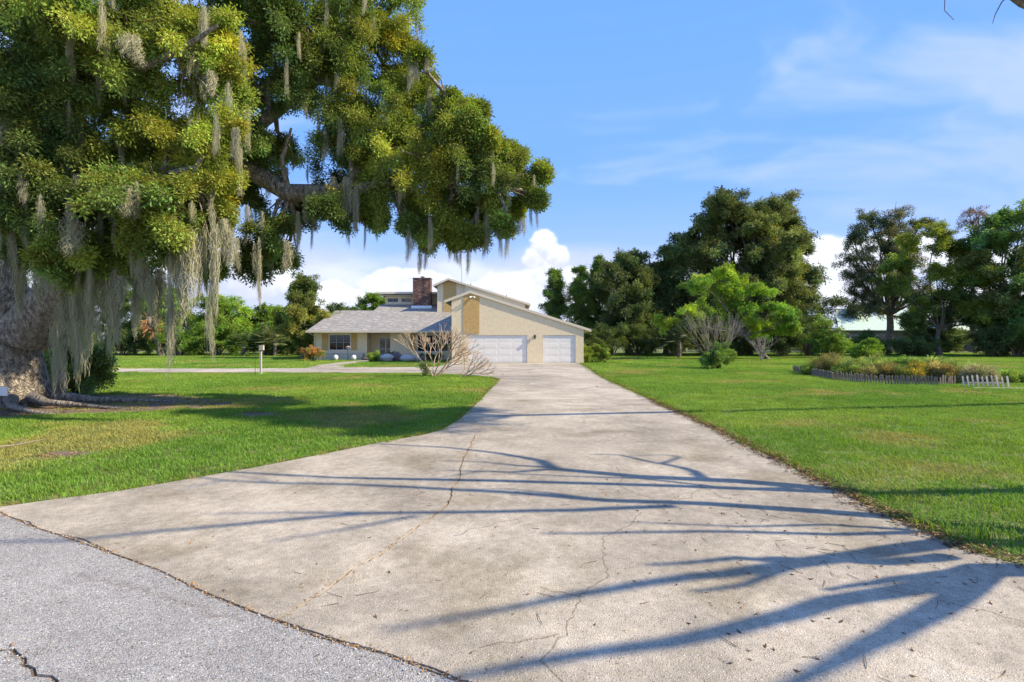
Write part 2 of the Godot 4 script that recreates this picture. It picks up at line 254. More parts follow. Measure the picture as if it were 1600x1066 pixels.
const BARE_A := [[[[7.8, -0.1, -4.2], [7.37, 1.2, -3.74], [6.94, 2.4, -3.4], [7.24, 2.88, -3.05], [7.51, 3.31, -2.74], [7.75, 3.71, -2.47], [7.93, 4.02, -2.27], [8.1, 4.3, -2.08], [8.25, 4.57, -1.91], [8.36, 4.76, -1.78], [8.47, 4.94, -1.66], [8.57, 5.11, -1.55], [8.67, 5.28, -1.44], [8.77, 5.45, -1.33], [8.86, 5.6, -1.23]], 0.095, 0.03], [[[7.8, -0.1, -4.2], [7.23, 1.1, -3.8], [6.67, 2.2, -3.52], [6.79, 2.45, -3.36], [6.9, 2.69, -3.21], [7.01, 2.92, -3.06], [7.14, 3.23, -2.9], [7.27, 3.54, -2.75], [7.39, 3.83, -2.61], [7.49, 4.06, -2.46], [7.59, 4.26, -2.33], [7.68, 4.46, -2.22], [7.8, 4.73, -2.06], [7.91, 4.98, -1.92], [8.01, 5.23, -1.78], [8.1, 5.44, -1.69], [8.18, 5.64, -1.6], [8.26, 5.84, -1.51], [8.32, 5.98, -1.44], [8.37, 6.1, -1.38], [8.42, 6.23, -1.31], [8.48, 6.36, -1.24], [8.53, 6.48, -1.18], [8.58, 6.6, -1.11]], 0.095, 0.03], [[[6.72, 2.4, -3.4], [6.79, 2.6, -3.31], [6.85, 2.78, -3.23], [6.91, 2.97, -3.15], [6.99, 3.19, -3.03], [7.06, 3.4, -2.93], [7.13, 3.6, -2.82]], 0.06, 0.02], [[[7.8, -0.1, -4.2], [7.46, 1.15, -4.07], [7.12, 2.3, -4.06], [7.27, 2.68, -3.86], [7.42, 3.05, -3.68], [7.56, 3.4, -3.49], [7.66, 3.63, -3.38], [7.74, 3.85, -3.27], [7.83, 4.07, -3.16], [7.92, 4.28, -3.05], [8.0, 4.5, -2.94], [8.08, 4.69, -2.84], [8.16, 4.88, -2.75], [8.23, 5.07, -2.68], [8.3, 5.24, -2.59], [8.41, 5.52, -2.45], [8.53, 5.8, -2.29], [8.63, 6.05, -2.16], [8.7, 6.22, -2.06], [8.77, 6.38, -1.96], [8.85, 6.55, -1.86], [8.97, 6.84, -1.7], [9.09, 7.13, -1.53], [9.2, 7.4, -1.39]], 0.105, 0.02], [[[6.87, 2.4, -3.69], [6.97, 2.62, -3.59], [7.06, 2.85, -3.5], [7.15, 3.06, -3.41], [7.2, 3.2, -3.39], [7.26, 3.33, -3.38], [7.31, 3.46, -3.37], [7.38, 3.64, -3.33], [7.45, 3.82, -3.31], [7.53, 4.0, -3.28]], 0.07, 0.03], [[[7.08, 3.5, -3.32], [7.21, 3.71, -3.3], [7.34, 3.94, -3.26], [7.47, 4.15, -3.24], [7.61, 4.37, -3.15], [7.73, 4.57, -3.07], [7.85, 4.77, -2.99], [7.94, 4.92, -2.94], [8.02, 5.05, -2.9], [8.11, 5.2, -2.85]], 0.05, 0.02], [[[7.05, 3.5, -3.28], [7.23, 3.8, -3.08], [7.4, 4.08, -2.89], [7.56, 4.33, -2.72], [7.64, 4.49, -2.65], [7.72, 4.64, -2.58], [7.8, 4.8, -2.51]], 0.04, 0.02], [[[7.8, -0.1, -4.2], [7.58, 1.3, -4.14], [7.36, 2.6, -4.19], [7.45, 2.88, -4.1], [7.53, 3.16, -4.01], [7.62, 3.43, -3.93], [7.73, 3.8, -3.87], [7.85, 4.17, -3.81], [7.96, 4.54, -3.74], [8.05, 4.84, -3.65], [8.14, 5.14, -3.57], [8.23, 5.43, -3.48], [8.29, 5.62, -3.42], [8.35, 5.81, -3.38], [8.41, 6.0, -3.32]], 0.05, 0.02], [[[7.56, 2.8, -4.2], [7.66, 3.04, -4.19], [7.77, 3.28, -4.17], [7.87, 3.53, -4.16], [8.0, 3.86, -4.06], [8.13, 4.18, -3.96], [8.26, 4.51, -3.87], [8.41, 4.86, -3.83], [8.56, 5.23, -3.78], [8.71, 5.6, -3.73]], 0.035, 0.015], [[[7.8, -0.1, -4.2], [7.58, 1.3, -4.35], [7.37, 2.6, -4.61], [7.39, 2.8, -4.63], [7.4, 3.0, -4.65], [7.41, 3.21, -4.67], [7.42, 3.45, -4.68], [7.44, 3.69, -4.7], [7.45, 3.94, -4.71], [7.46, 4.2, -4.69], [7.46, 4.46, -4.66], [7.47, 4.73, -4.63], [7.49, 5.0, -4.66], [7.51, 5.28, -4.7], [7.53, 5.57, -4.73], [7.54, 5.78, -4.73], [7.54, 5.99, -4.72], [7.55, 6.2, -4.72], [7.56, 6.49, -4.72], [7.57, 6.8, -4.71], [7.59, 7.1, -4.7], [7.59, 7.36, -4.66], [7.6, 7.61, -4.62], [7.6, 7.87, -4.57], [7.61, 8.04, -4.57], [7.61, 8.22, -4.57], [7.62, 8.39, -4.57], [7.64, 8.58, -4.61], [7.66, 8.79, -4.65], [7.68, 9.0, -4.7]], 0.1, 0.02], [[[7.92, 8.6, -4.49], [7.94, 8.67, -4.41], [7.96, 8.74, -4.33], [7.99, 8.81, -4.26], [8.05, 8.87, -4.16], [8.12, 8.94, -4.06], [8.18, 9.0, -3.96]], 0.02, 0.012], [[[8.04, 8.2, -4.5], [8.03, 8.27, -4.56], [8.02, 8.34, -4.62], [8.01, 8.41, -4.68], [7.98, 8.47, -4.71], [7.96, 8.54, -4.73], [7.93, 8.6, -4.77]], 0.02, 0.012], [[[7.69, 4.4, -4.51], [7.66, 4.65, -4.41], [7.63, 4.89, -4.31], [7.61, 5.13, -4.2], [7.59, 5.29, -4.15], [7.58, 5.44, -4.11], [7.56, 5.59, -4.05], [7.52, 5.94, -3.94], [7.48, 6.28, -3.84], [7.44, 6.62, -3.74], [7.43, 6.84, -3.61], [7.41, 7.05, -3.48], [7.4, 7.25, -3.35], [7.39, 7.48, -3.2], [7.38, 7.7, -3.06], [7.36, 7.91, -2.93], [7.36, 8.07, -2.81], [7.35, 8.22, -2.7], [7.35, 8.37, -2.59], [7.33, 8.52, -2.55], [7.31, 8.66, -2.5], [7.3, 8.8, -2.46], [7.28, 8.93, -2.43], [7.27, 9.06, -2.4], [7.25, 9.2, -2.36]], 0.06, 0.02], [[[7.14, 6.4, -3.81], [7.09, 6.57, -3.77], [7.03, 6.74, -3.73], [6.98, 6.91, -3.69], [6.93, 7.07, -3.64], [6.88, 7.24, -3.59], [6.83, 7.4, -3.53]], 0.035, 0.012], [[[7.39, 6.2, -3.76], [7.38, 6.35, -3.6], [7.36, 6.48, -3.44], [7.35, 6.62, -3.29], [7.34, 6.75, -3.15], [7.31, 6.88, -3.03], [7.3, 7.0, -2.9]], 0.03, 0.012], [[[7.84, 5.0, -4.56], [7.82, 5.12, -4.62], [7.79, 5.23, -4.67], [7.77, 5.36, -4.73], [7.75, 5.47, -4.76], [7.72, 5.58, -4.8], [7.7, 5.7, -4.84], [7.66, 5.8, -4.82], [7.63, 5.9, -4.8], [7.6, 6.0, -4.77]], 0.03, 0.012]]
const BARE_B := [[[[9.6, -0.1, -6.6], [8.79, 1.45, -5.92], [7.98, 2.9, -5.37], [8.02, 3.05, -5.42], [8.07, 3.21, -5.47], [8.12, 3.37, -5.52], [8.17, 3.57, -5.55], [8.22, 3.78, -5.58], [8.27, 3.99, -5.61], [8.33, 4.32, -5.6], [8.39, 4.66, -5.59], [8.46, 5.0, -5.57], [8.53, 5.32, -5.63], [8.61, 5.65, -5.69], [8.7, 6.0, -5.74]], 0.13, 0.085], [[[8.7, 6.0, -5.74], [8.78, 6.1, -5.88], [8.86, 6.2, -6.02], [8.94, 6.3, -6.17], [8.94, 6.4, -6.25], [8.95, 6.51, -6.35], [8.94, 6.62, -6.43], [8.94, 6.71, -6.51], [8.93, 6.8, -6.58], [8.92, 6.9, -6.64], [8.89, 7.05, -6.72], [8.85, 7.21, -6.8], [8.82, 7.38, -6.88], [8.75, 7.59, -6.91], [8.68, 7.8, -6.95], [8.6, 8.02, -6.99], [8.54, 8.21, -7.02], [8.48, 8.4, -7.05], [8.41, 8.6, -7.08]], 0.075, 0.02], [[[8.7, 6.0, -5.74], [8.74, 6.18, -5.64], [8.78, 6.36, -5.53], [8.82, 6.53, -5.43], [8.86, 6.72, -5.42], [8.9, 6.91, -5.39], [8.93, 7.11, -5.36], [8.95, 7.2, -5.36], [8.97, 7.3, -5.35], [8.99, 7.4, -5.33]], 0.05, 0.015], [[[8.7, 6.1, -5.83], [8.72, 6.22, -5.84], [8.73, 6.35, -5.84], [8.74, 6.47, -5.85], [8.76, 6.59, -5.89], [8.78, 6.71, -5.92], [8.81, 6.83, -5.96], [8.82, 6.99, -5.95], [8.83, 7.14, -5.93], [8.84, 7.3, -5.92]], 0.045, 0.015], [[[9.07, 7.0, -5.39], [9.06, 7.11, -5.26], [9.05, 7.22, -5.13], [9.05, 7.32, -5.01], [9.02, 7.42, -4.94], [9.0, 7.51, -4.86], [8.98, 7.6, -4.79]], 0.02, 0.01], [[[8.58, 4.5, -5.58], [8.71, 4.6, -5.67], [8.86, 4.7, -5.78], [9.01, 4.81, -5.89], [9.08, 4.88, -5.95], [9.13, 4.95, -6.02], [9.2, 5.04, -6.09], [9.25, 5.15, -6.16], [9.3, 5.27, -6.23], [9.36, 5.4, -6.31], [9.45, 5.55, -6.42], [9.54, 5.71, -6.54], [9.64, 5.87, -6.66], [9.65, 5.98, -6.65], [9.67, 6.09, -6.64], [9.68, 6.2, -6.63]], 0.06, 0.02], [[[8.99, 5.0, -6.32], [9.27, 5.12, -6.43], [9.57, 5.24, -6.53], [9.87, 5.38, -6.65], [9.88, 5.42, -6.68], [9.89, 5.46, -6.71], [9.91, 5.5, -6.75], [9.9, 5.55, -6.74], [9.89, 5.6, -6.73], [9.88, 5.66, -6.71], [9.87, 5.77, -6.64], [9.86, 5.88, -6.57], [9.85, 6.0, -6.5]], 0.03, 0.012], [[[8.4, 3.6, -5.41], [8.35, 3.76, -5.35], [8.3, 3.93, -5.3], [8.25, 4.09, -5.24], [8.22, 4.31, -5.33], [8.18, 4.54, -5.44], [8.14, 4.78, -5.54], [8.08, 4.98, -5.53], [8.02, 5.18, -5.52], [7.95, 5.38, -5.51], [7.92, 5.52, -5.53], [7.88, 5.66, -5.53], [7.84, 5.8, -5.55]], 0.04, 0.02], [[[8.35, 3.2, -5.3], [7.6, 4.2, -5.35], [6.4, 4.95, -5.4], [5.8, 5.2, -5.4], [5.4, 5.37, -5.4], [5.16, 5.54, -5.4], [4.9, 6.1, -5.45], [4.3, 6.8, -5.6]], 0.075, 0.03], [[[5.25, 5.45, -5.4], [5.17, 5.38, -5.4], [5.1, 5.25, -5.4], [5.07, 5.15, -5.4]], 0.008, 0.003], [[[4.7, 6.3, -5.5], [4.62, 5.7, -5.45], [4.58, 5.3, -5.42], [4.68, 5.2, -5.42]], 0.006, 0.003]]
const PINE_LOBES := [[17.97, 14.5, -8.27, 1.0], [17.81, 15, -8.66, 1.3], [17.7, 15.5, -8.03, 1.5], [16.64, 15.5, -8.54, 1.4], [16.48, 16, -8.21, 1.3], [15.46, 16.2, -8.92, 1.1], [14.53, 16.2, -9.15, 0.8], [16.23, 15, -9.81, 1.0], [17.6, 15, -7.02, 0.9], [14.08, 15.5, -11.08, 0.7], [17.24, 14.0, -10.05, 0.6]]
const PINE_TOP := [15.59, 12.0, -9.6]

# ---------------------------------------------------------------- sky
func smooth(a: float, b: float, x: float) -> float:
	var t := clampf((x - a) / (b - a), 0, 1)
	return t * t * (3 - 2 * t)

func make_sky() -> ImageTexture:
	var W := 2048; var H := 1024
	var f := FastNoiseLite.new(); f.noise_type = FastNoiseLite.TYPE_SIMPLEX_SMOOTH; f.seed = 11; f.frequency = 1.0; f.fractal_octaves = 5; f.fractal_gain = 0.55
	var fw := FastNoiseLite.new(); fw.noise_type = FastNoiseLite.TYPE_SIMPLEX_SMOOTH; fw.seed = 29; fw.frequency = 1.0; fw.fractal_octaves = 3
	var fc := FastNoiseLite.new(); fc.noise_type = FastNoiseLite.TYPE_SIMPLEX_SMOOTH; fc.seed = 41; fc.frequency = 1.0; fc.fractal_octaves = 6; fc.fractal_gain = 0.5
	var d := PackedByteArray(); d.resize(W * H * 3)
	# puffs: azimuth, elevation, half width, half height
	var puffs := [[0.062, 0.18, 0.03, 0.035], [0.085, 0.16, 0.028, 0.03], [0.045, 0.155, 0.028, 0.03], [0.062, 0.12, 0.05, 0.05], [0.1, 0.11, 0.04, 0.04], [0.03, 0.10, 0.04, 0.035]]
	var r := RandomNumberGenerator.new(); r.seed = 77
	for k in 46:
		var a0 := TAU * (k + r.randf()) / 46.0; var e0 := r.randf_range(0.06, 0.14); var big := r.randf_range(0.6, 1.5)
		for j in 4: puffs.append([wrapf(a0 + r.randfn() * 0.05 * big, -PI, PI), e0 + r.randfn() * 0.015, 0.06 * big * r.randf_range(0.6, 1.2), 0.03 * big * r.randf_range(0.6, 1.2)])
	var near := []
	for x in W:
		var az := wrapf(TAU * (x + 0.5) / W, -PI, PI); var l := []
		for q in puffs:
			if absf(wrapf(az - q[0], -PI, PI)) < q[2] * 1.7: l.append(q)
		near.append(l)
	var low := Color(0.62, 0.69, 0.83); var mid := Color(0.42, 0.585, 0.835); var top := Color(0.325, 0.515, 0.81)
	for y in H:
		var el := PI * (0.5 - (y + 0.5) / H)
		if el < -0.02:
			for x in W:
				var i := (y * W + x) * 3
				d[i] = 118; d[i + 1] = 124; d[i + 2] = 112
			continue
		var se := maxf(sin(el), 0.0); var ce := cos(el)
		var e01 := el / (PI * 0.5)
		var base := low.lerp(mid, smooth(0.0, 0.22, e01)).lerp(top, smooth(0.1, 0.65, e01))
		for x in W:
			var az := wrapf(TAU * (x + 0.5) / W, -PI, PI)      # column 0 looks along -z
			var dx := sin(az) * ce; var dz := -cos(az) * ce
			# thin high cloud on a plane overhead, drawn out in streaks
			var k := 1.0 / (se + 0.16)
			var px := dx * k; var pz := dz * k
			var wx := fw.get_noise_2d(px * 0.8, pz * 0.8) * 0.5
			var thin := f.get_noise_2d(px * 0.75 + wx + 3.1, pz * 1.9 + wx * 0.6 + 1.7)
			var broad := fw.get_noise_2d(px * 0.42 + 9.0, pz * 0.5 - 4.0)
			var a := smooth(-0.12, 0.55, thin * 0.75 + broad * 0.75) * 0.66 * smooth(0.02, 0.25, e01)
			var c := base.lerp(Color(0.68, 0.71, 0.84), a)
			# a bank of soft cloud low over the horizon, ragged along its top
			var bank := fc.get_noise_3d(dx * 1.6, el * 4.0, dz * 1.6)
			var lim := 0.19 + bank * 0.16 + 0.04 * sin(az * 2.0 + 2.6)
			var ba := smooth(lim, lim - 0.10, el) * 0.82
			var lump := fc.get_noise_3d(dx * 3.4 + 5.0, el * 9.0, dz * 3.4)
			c = c.lerp(Color(0.68, 0.705, 0.80).lerp(Color(0.77, 0.785, 0.845), smooth(-0.1, 0.35, lump)), ba)
			# heaped clouds stand in the bank here and there
			if el < 0.40 and not near[x].is_empty():
				var body := -1.0; var h := 0.0
				for q in near[x]:
					var f1: float = 1.0 - Vector2(wrapf(az - q[0], -PI, PI) / q[2], (el - q[1]) / q[3]).length()
					if f1 > body: body = f1; h = (el - q[1]) / q[3]
				if body > -0.6:
					var cu := fc.get_noise_3d(dx * 9.0 - 2.0, el * 9.0 + 1.0, dz * 9.0 + 8.0)
					var fine := absf(fc.get_noise_3d(dx * 26.0, el * 26.0, dz * 26.0 + 3.0))
					var ca := smooth(0.0, 0.16, body + cu * 0.55 - fine * 0.35 + 0.08)
					c = c.lerp(Color(0.69, 0.71, 0.79).lerp(Color(0.83, 0.84, 0.86), smooth(-0.5, 0.55, h * 0.5 + cu * 0.9 - fine * 0.5 + 0.25)), ca * 0.92)
			var i := (y * W + x) * 3
			d[i] = int(clampf(c.r, 0, 1) * 255); d[i + 1] = int(clampf(c.g, 0, 1) * 255); d[i + 2] = int(clampf(c.b, 0, 1) * 255)
	return tex(W, H, d)

# ---------------------------------------------------------------- plants
# a tuft of leaves that all the crowns are made of
func sprig(n: int, rad: float, l: float, w: float, sd: int, droop := 0.0, twig := true) -> ArrayMesh:
	var r := RandomNumberGenerator.new(); r.seed = sd
	var m := MB.new()
	for k in n:
		var z := r.randf_range(-1, 1); var t := r.randf() * TAU; var q := sqrt(1 - z * z)
		var out := Vector3(q * cos(t), z * 0.8, q * sin(t))
		var p := out * rad * pow(r.randf(), 0.5)
		var dir := (out + Vector3(r.randfn() * 0.5, r.randfn() * 0.35 - droop, r.randfn() * 0.5)).normalized()
		var up := (Vector3(r.randfn() * 0.6, 1.0, r.randfn() * 0.6)).normalized()
		var side := dir.cross(up).normalized()
		var s := r.randf_range(0.65, 1.15); var g := r.randf_range(0.7, 1.25)
		m.col = Color(g * r.randf_range(0.85, 1.2), g, g * r.randf_range(0.7, 1.1))
		m.leaf(p, dir, side, l * s, w * s)
	if twig:
		m.col = Color(0.9, 0.6, 0.6)
		for k in 3:
			var t := r.randf() * TAU
			var e := Vector3(cos(t), r.randf_range(-0.3, 0.6), sin(t)) * rad
			m.tube([Vector3.ZERO, e * 0.5 + Vector3(0, rad * 0.05, 0), e], [rad * 0.03, rad * 0.025, rad * 0.012], 3)
	return m.mesh(true)

var gap := FastNoiseLite.new()

# fills lobes [centre, radius] with sprays of leaf tufts: each spray follows an outward shoot that bends down towards its end
func fill_lobes(tf: Array, cols: Array, lobes: Array, sprays: int, per: int, size: float, tones: Array, vari := 0.22, flat := 0.75, twigs: MB = null) -> void:
	for lb in lobes:
		var o: Vector3 = lb[0]; var R: float = lb[1]
		var tone0: Color = tones[rng.randi() % tones.size()] if lb.size() < 3 else tones[lb[2]]
		for k in sprays:
			var d := (dir3() + Vector3(0, 0.12, 0)).normalized()
			var side := d.cross(dir3()).normalized()
			var L := R * rnd(0.55, 1.28); var droop := L * rnd(0.0, 0.38); var bow := L * rng.randfn() * 0.14
			var from := o + d * Vector3(1, flat, 1) * R * 0.08
			if gap.get_noise_3dv((from + d * L * 0.7) * (0.85 / R)) < -0.27: continue
			var tone := vary(tone0 * 2.2, vari)
			var wide := R * rnd(0.10, 0.24)
			for j in per:
				var t := pow(rng.randf(), 0.62)
				var p := from + d * Vector3(1, flat, 1) * L * t + Vector3(0, -droop * t * t, 0) + side * bow * sin(t * PI) + dir3() * wide * (1.15 - 0.55 * t) * pow(rng.randf(), 0.5)
				tf.append(Transform3D(turned().scaled(Vector3.ONE * size * rnd(0.65, 1.25)), p)); cols.append(vary(tone, 0.12))
			if twigs and rng.randf() < 0.4:
				var pts := []
				for i in 5: var t := i / 4.0; pts.append(from + d * Vector3(1, flat, 1) * L * t + Vector3(0, -droop * t * t, 0) + side * bow * sin(t * PI))
				twigs.tube(pts, [0.016, 0.013, 0.010, 0.007, 0.003], 4)

func limb(m: MB, a: Vector3, b: Vector3, r0: float, r1: float, bend := 0.12, sides := 7) -> Array:
	var L := a.distance_to(b); var pts := []; var rad := []
	var n := clampi(int(L / 0.5), 3, 10)
	var o1 := dir3() * L * bend; var o2 := dir3() * L * bend * 0.5
	for i in n + 1:
		var t := float(i) / n
		pts.append(a.lerp(b, t) + o1 * sin(PI * t) + o2 * sin(TAU * t)); rad.append(lerpf(r0, r1, t))
	m.tube(pts, rad, sides)
	return pts

# a whole tree: trunk with limbs reaching into every lobe, and the crown of leaf tufts
func tree(called: String, label: String, group: String, at: Vector3, h: float, trunk_h: float, rad: float, lobes: Array, leaf_mesh: Mesh, tones: Array, o := {}) -> Node3D:
	var t := thing(called, label, o.get("category", "tree"), at, group)
	var m := MB.new()
	var top := Vector3(o.get("lean", 0.0), trunk_h, o.get("lean_z", 0.0))
	var stem: Array = []
	for i in 7:
		var k := i / 6.0
		stem.append(Vector3(top.x * k + sin(k * 5.0 + at.x) * rad * 0.5, -0.1 + (trunk_h + 0.1) * k, top.z * k + cos(k * 4.0 + at.z) * rad * 0.4))
	m.tube(stem, [rad * 1.6, rad * 1.1, rad, rad * 0.95, rad * 0.9, rad * 0.85, rad * 0.8], 10, 0.08, at.x)
	var head: Vector3 = stem[6]
	for lb in lobes:
		var c: Vector3 = lb[0]; var R: float = lb[1]
		var from := head if c.y > trunk_h else (stem[clampi(int(c.y / trunk_h * 5.0), 1, 5)] as Vector3)
		var pts := limb(m, from, c, rad * 0.42, rad * 0.1, 0.1, 6)
		for k in int(o.get("twigs", 3)):
			limb(m, pts[pts.size() - 2 - (k % 2)], c + dir3() * R * rnd(0.6, 0.95), rad * 0.12, rad * 0.03, 0.1, 4)
	var wood := part("trunk", m.mesh(), o.get("bark", mats.bark), t, false)
	if o.get("stem_label", ""): wood.set_meta("label", o.stem_label)
	var tf := []; var cols := []
	fill_lobes(tf, cols, lobes, o.get("clumps", 12), o.get("per", 8), o.get("size", 1.0), tones, o.get("vary", 0.22), o.get("flat", 0.75))
	many("crown", leaf_mesh, o.get("leaf", mats.leaf), t, tf, cols)
	return t

# lobes spread through an egg-shaped crown
func egg(n: int, y0: float, y1: float, rx: float, rz: float, r: float, taper := 0.5, top_w := 0.35) -> Array:
	var out := []
	for k in n:
		var t := (k + rng.randf()) / n
		var w := lerpf(1.0, top_w, smooth(taper, 1.0, t)) * lerpf(0.72, 1.0, smooth(0.0, 0.3, t))
		var a := k * 2.399 + rnd(-0.4, 0.4); var q := sqrt(rng.randf()) * 0.95
		var rr := r * rnd(0.75, 1.2)
		out.append([Vector3(cos(a) * rx * w * q, lerpf(y0 + rr * 0.6, y1 - rr * 0.75, t), sin(a) * rz * w * q), rr])
	return out

# a bush: stems from the ground and foliage down to it
func bush(called: String, label: String, category: String, group: String, at: Vector3, size: Vector3, n: int, leaf_mesh: Mesh, tones: Array, o := {}) -> Node3D:
	var t := thing(called, label, category, at, group)
	var m := MB.new(); var lobes := []
	for k in n:
		var a := k * 2.399 + rnd(-0.3, 0.3); var q := sqrt((k + 0.5) / n)
		var rr := minf(size.x, size.y) * rnd(0.26, 0.38)
		var c := Vector3(cos(a) * (size.x * 0.5 - rr * 0.6) * q, rr * 0.75 + rng.randf() * maxf(size.y - rr * 1.6, 0.02) * (1.0 - 0.35 * q), sin(a) * (size.z * 0.5 - rr * 0.6) * q)
		lobes.append([c, rr])
		limb(m, Vector3(c.x * 0.12, -0.05, c.z * 0.12), c, 0.018 * size.y + 0.008, 0.006, 0.08, 5)
	part("stems", m.mesh(), mats.twig, t, false)
	var tf := []; var cols := []
	fill_lobes(tf, cols, lobes, o.get("clumps", 9), o.get("per", 6), o.get("size", 1.0), tones, o.get("vary", 0.2), 0.85)
	many("foliage", leaf_mesh, o.get("leaf", mats.leaf), t, tf, cols)
	return t

# leafless shrub that forks over and over from a few stems
func fork(m: MB, p: Vector3, d: Vector3, l: float, r: float, depth: int, spread: float, lift: float, tips: Array) -> void:
	var e := p + d * l
	var midp := p + d * l * 0.5 + dir3() * l * 0.06
	m.tube([p, midp, e], [r, r * 0.88, r * 0.78], 6)
	if depth == 0:
		tips.append([e, d]); return
	var n := 2 if rng.randf() < 0.72 else 3
	var ax := d.cross(dir3()).normalized()
	for k in n:
		var q := d.rotated(d, 0).rotated(ax.rotated(d, TAU * k / n + rnd(-0.3, 0.3)), spread * rnd(0.7, 1.25))
		q = (q + Vector3.UP * lift).normalized()
		fork(m, e, q, l * rnd(0.66, 0.92), r * 0.74, depth - 1, spread, lift, tips)

# hanging grey moss: a tangled beard of thin threads about one metre long, see-through towards its end
func moss_mesh(sd: int, n: int, w: float) -> ArrayMesh:
	var r := RandomNumberGenerator.new(); r.seed = sd
	var m := MB.new()
	var sway := Vector2(r.randfn(), r.randfn()) * 0.03
	for k in n:
		var start := pow(r.randf(), 1.4) * 0.8
		var L := r.randf_range(0.08, 0.34) if r.randf() < 0.7 else r.randf_range(0.3, 0.95) * (1.0 - start)
		var q := w * pow(r.randf(), 0.6) * (0.12 + 0.88 * sin(clampf(start * 2.4 + 0.08, 0.0, 1.0) * PI * 0.5)) * (1.0 - start * 0.85)
		var a := r.randf() * TAU
		var p := Vector3(cos(a) * q + sway.x * sin(start * 6.0), -start, sin(a) * q + sway.y * sin(start * 5.0))
		var ph := r.randf() * TAU; var wob := r.randf_range(0.008, 0.03)
		var g := r.randf_range(0.65, 1.25)
		m.col = Color(g * r.randf_range(0.92, 1.05), g, g * r.randf_range(0.85, 1.1))
		var yaw := r.randf() * PI; var side := Vector3(cos(yaw), 0, sin(yaw)); var nn := side.cross(Vector3.UP)
		var seg := 5; var first := m.v.size(); var out := r.randf_range(-0.5, 0.35)
		for i in seg + 1:
			var t := float(i) / seg
			var c := p + Vector3((sin(ph + t * 8.0) + r.randfn() * 0.4) * wob + cos(a) * q * out * t, -L * t, (cos(ph * 1.7 + t * 7.0) + r.randfn() * 0.4) * wob + sin(a) * q * out * t)
			var hw := 0.0024 * (1.0 - 0.5 * t) * r.randf_range(0.6, 1.4)
			m.vert(c - side * hw, nn); m.vert(c + side * hw, nn)
		for i in seg:
			var b := first + i * 2
			for z in [b, b + 1, b + 2, b + 1, b + 3, b + 2]: m.ix.append(z)
	return m.mesh(true)

# a square of turf
func turf(sd: int, n: int, size: float, h: float, w: float) -> ArrayMesh:
	var r := RandomNumberGenerator.new(); r.seed = sd
	var m := MB.new()
	for k in n:
		var p := Vector3(r.randf_range(-0.5, 0.5) * size, 0, r.randf_range(-0.5, 0.5) * size)
		var yaw := r.randf() * TAU; var side := Vector3(cos(yaw), 0, sin(yaw)); var fwd := Vector3(-side.z, 0, side.x)
		var hh := h * r.randf_range(0.5, 1.2); var lean := r.randf_range(0.3, 1.5)
		var g := r.randf_range(0.6, 1.35)
		m.col = Color(g * r.randf_range(0.8, 1.25), g, g * r.randf_range(0.7, 1.2))
		if r.randf() < 0.07: m.col = Color(2.3 * g, 1.35 * g, 1.8 * g)
		var a := p; var b := p + Vector3.UP * hh * 0.62 + fwd * hh * 0.22 * lean; var c := p + Vector3.UP * hh * 0.92 + fwd * hh * 0.85 * lean
		var ww := w * r.randf_range(0.7, 1.3)
		var n1 := side.cross(b - a).normalized(); var n2 := side.cross(c - b).normalized()
		var i := m.vert(a - side * ww * 0.5, n1); m.vert(a + side * ww * 0.5, n1); m.vert(b - side * ww * 0.45, n1); m.vert(b + side * ww * 0.45, n2); m.vert(c, n2)
		for z in [0, 2, 1, 1, 2, 3, 2, 4, 3]: m.ix.append(i + z)
	return m.mesh(true)

# ---------------------------------------------------------------- paving
# a slab with a top at height y and skirts going down
func slab_mesh(poly: PackedVector2Array, y: float, depth: float, tile: float, span: Rect2) -> ArrayMesh:
	var m := MB.new()
	var pp := poly.duplicate()
	if Geometry2D.is_polygon_clockwise(pp): pp.reverse()
	var t := Geometry2D.triangulate_polygon(pp)
	for p in pp: m.vert(Vector3(p.x, y, -p.y), Vector3.UP, p / tile)
	for k in range(0, t.size(), 3):
		var a := pp[t[k]]; var b := pp[t[k + 1]]; var c := pp[t[k + 2]]
		if (b - a).cross(c - a) > 0:
			m.ix.append(t[k]); m.ix.append(t[k + 2]); m.ix.append(t[k + 1])
		else:
			m.ix.append(t[k]); m.ix.append(t[k + 1]); m.ix.append(t[k + 2])
	var L := 0.0
	for k in pp.size():
		var a := pp[k]; var b := pp[(k + 1) % pp.size()]
		var l := a.distance_to(b)
		m.quad(Vector3(a.x, y - depth, -a.y), Vector3(b.x, y - depth, -b.y), Vector3(b.x, y, -b.y), Vector3(a.x, y, -a.y), [Vector2(L, depth) / tile, Vector2(L + l, depth) / tile, Vector2(L + l, 0) / tile, Vector2(L, 0) / tile])
		L += l
	for i in m.v.size():
		var q := Vector2(m.v[i].x, -m.v[i].z)
		m.u2[i] = Vector2((q.x - span.position.x) / span.size.x, 1.0 - (q.y - span.position.y) / span.size.y)
	return m.mesh()

func wiggle(pts: Array, amp: float, step: float, sd: int) -> PackedVector2Array:
	var r := RandomNumberGenerator.new(); r.seed = sd
	var out := PackedVector2Array()
	for k in pts.size() - 1:
		var a: Vector2 = pts[k]; var b: Vector2 = pts[k + 1]
		var n := maxi(1, int(a.distance_to(b) / step)); var side := (b - a).orthogonal().normalized()
		for i in n: out.append(a.lerp(b, float(i) / n) + (side * r.randfn() * amp if i or k else Vector2.ZERO))
	out.append(pts[pts.size() - 1])
	return out

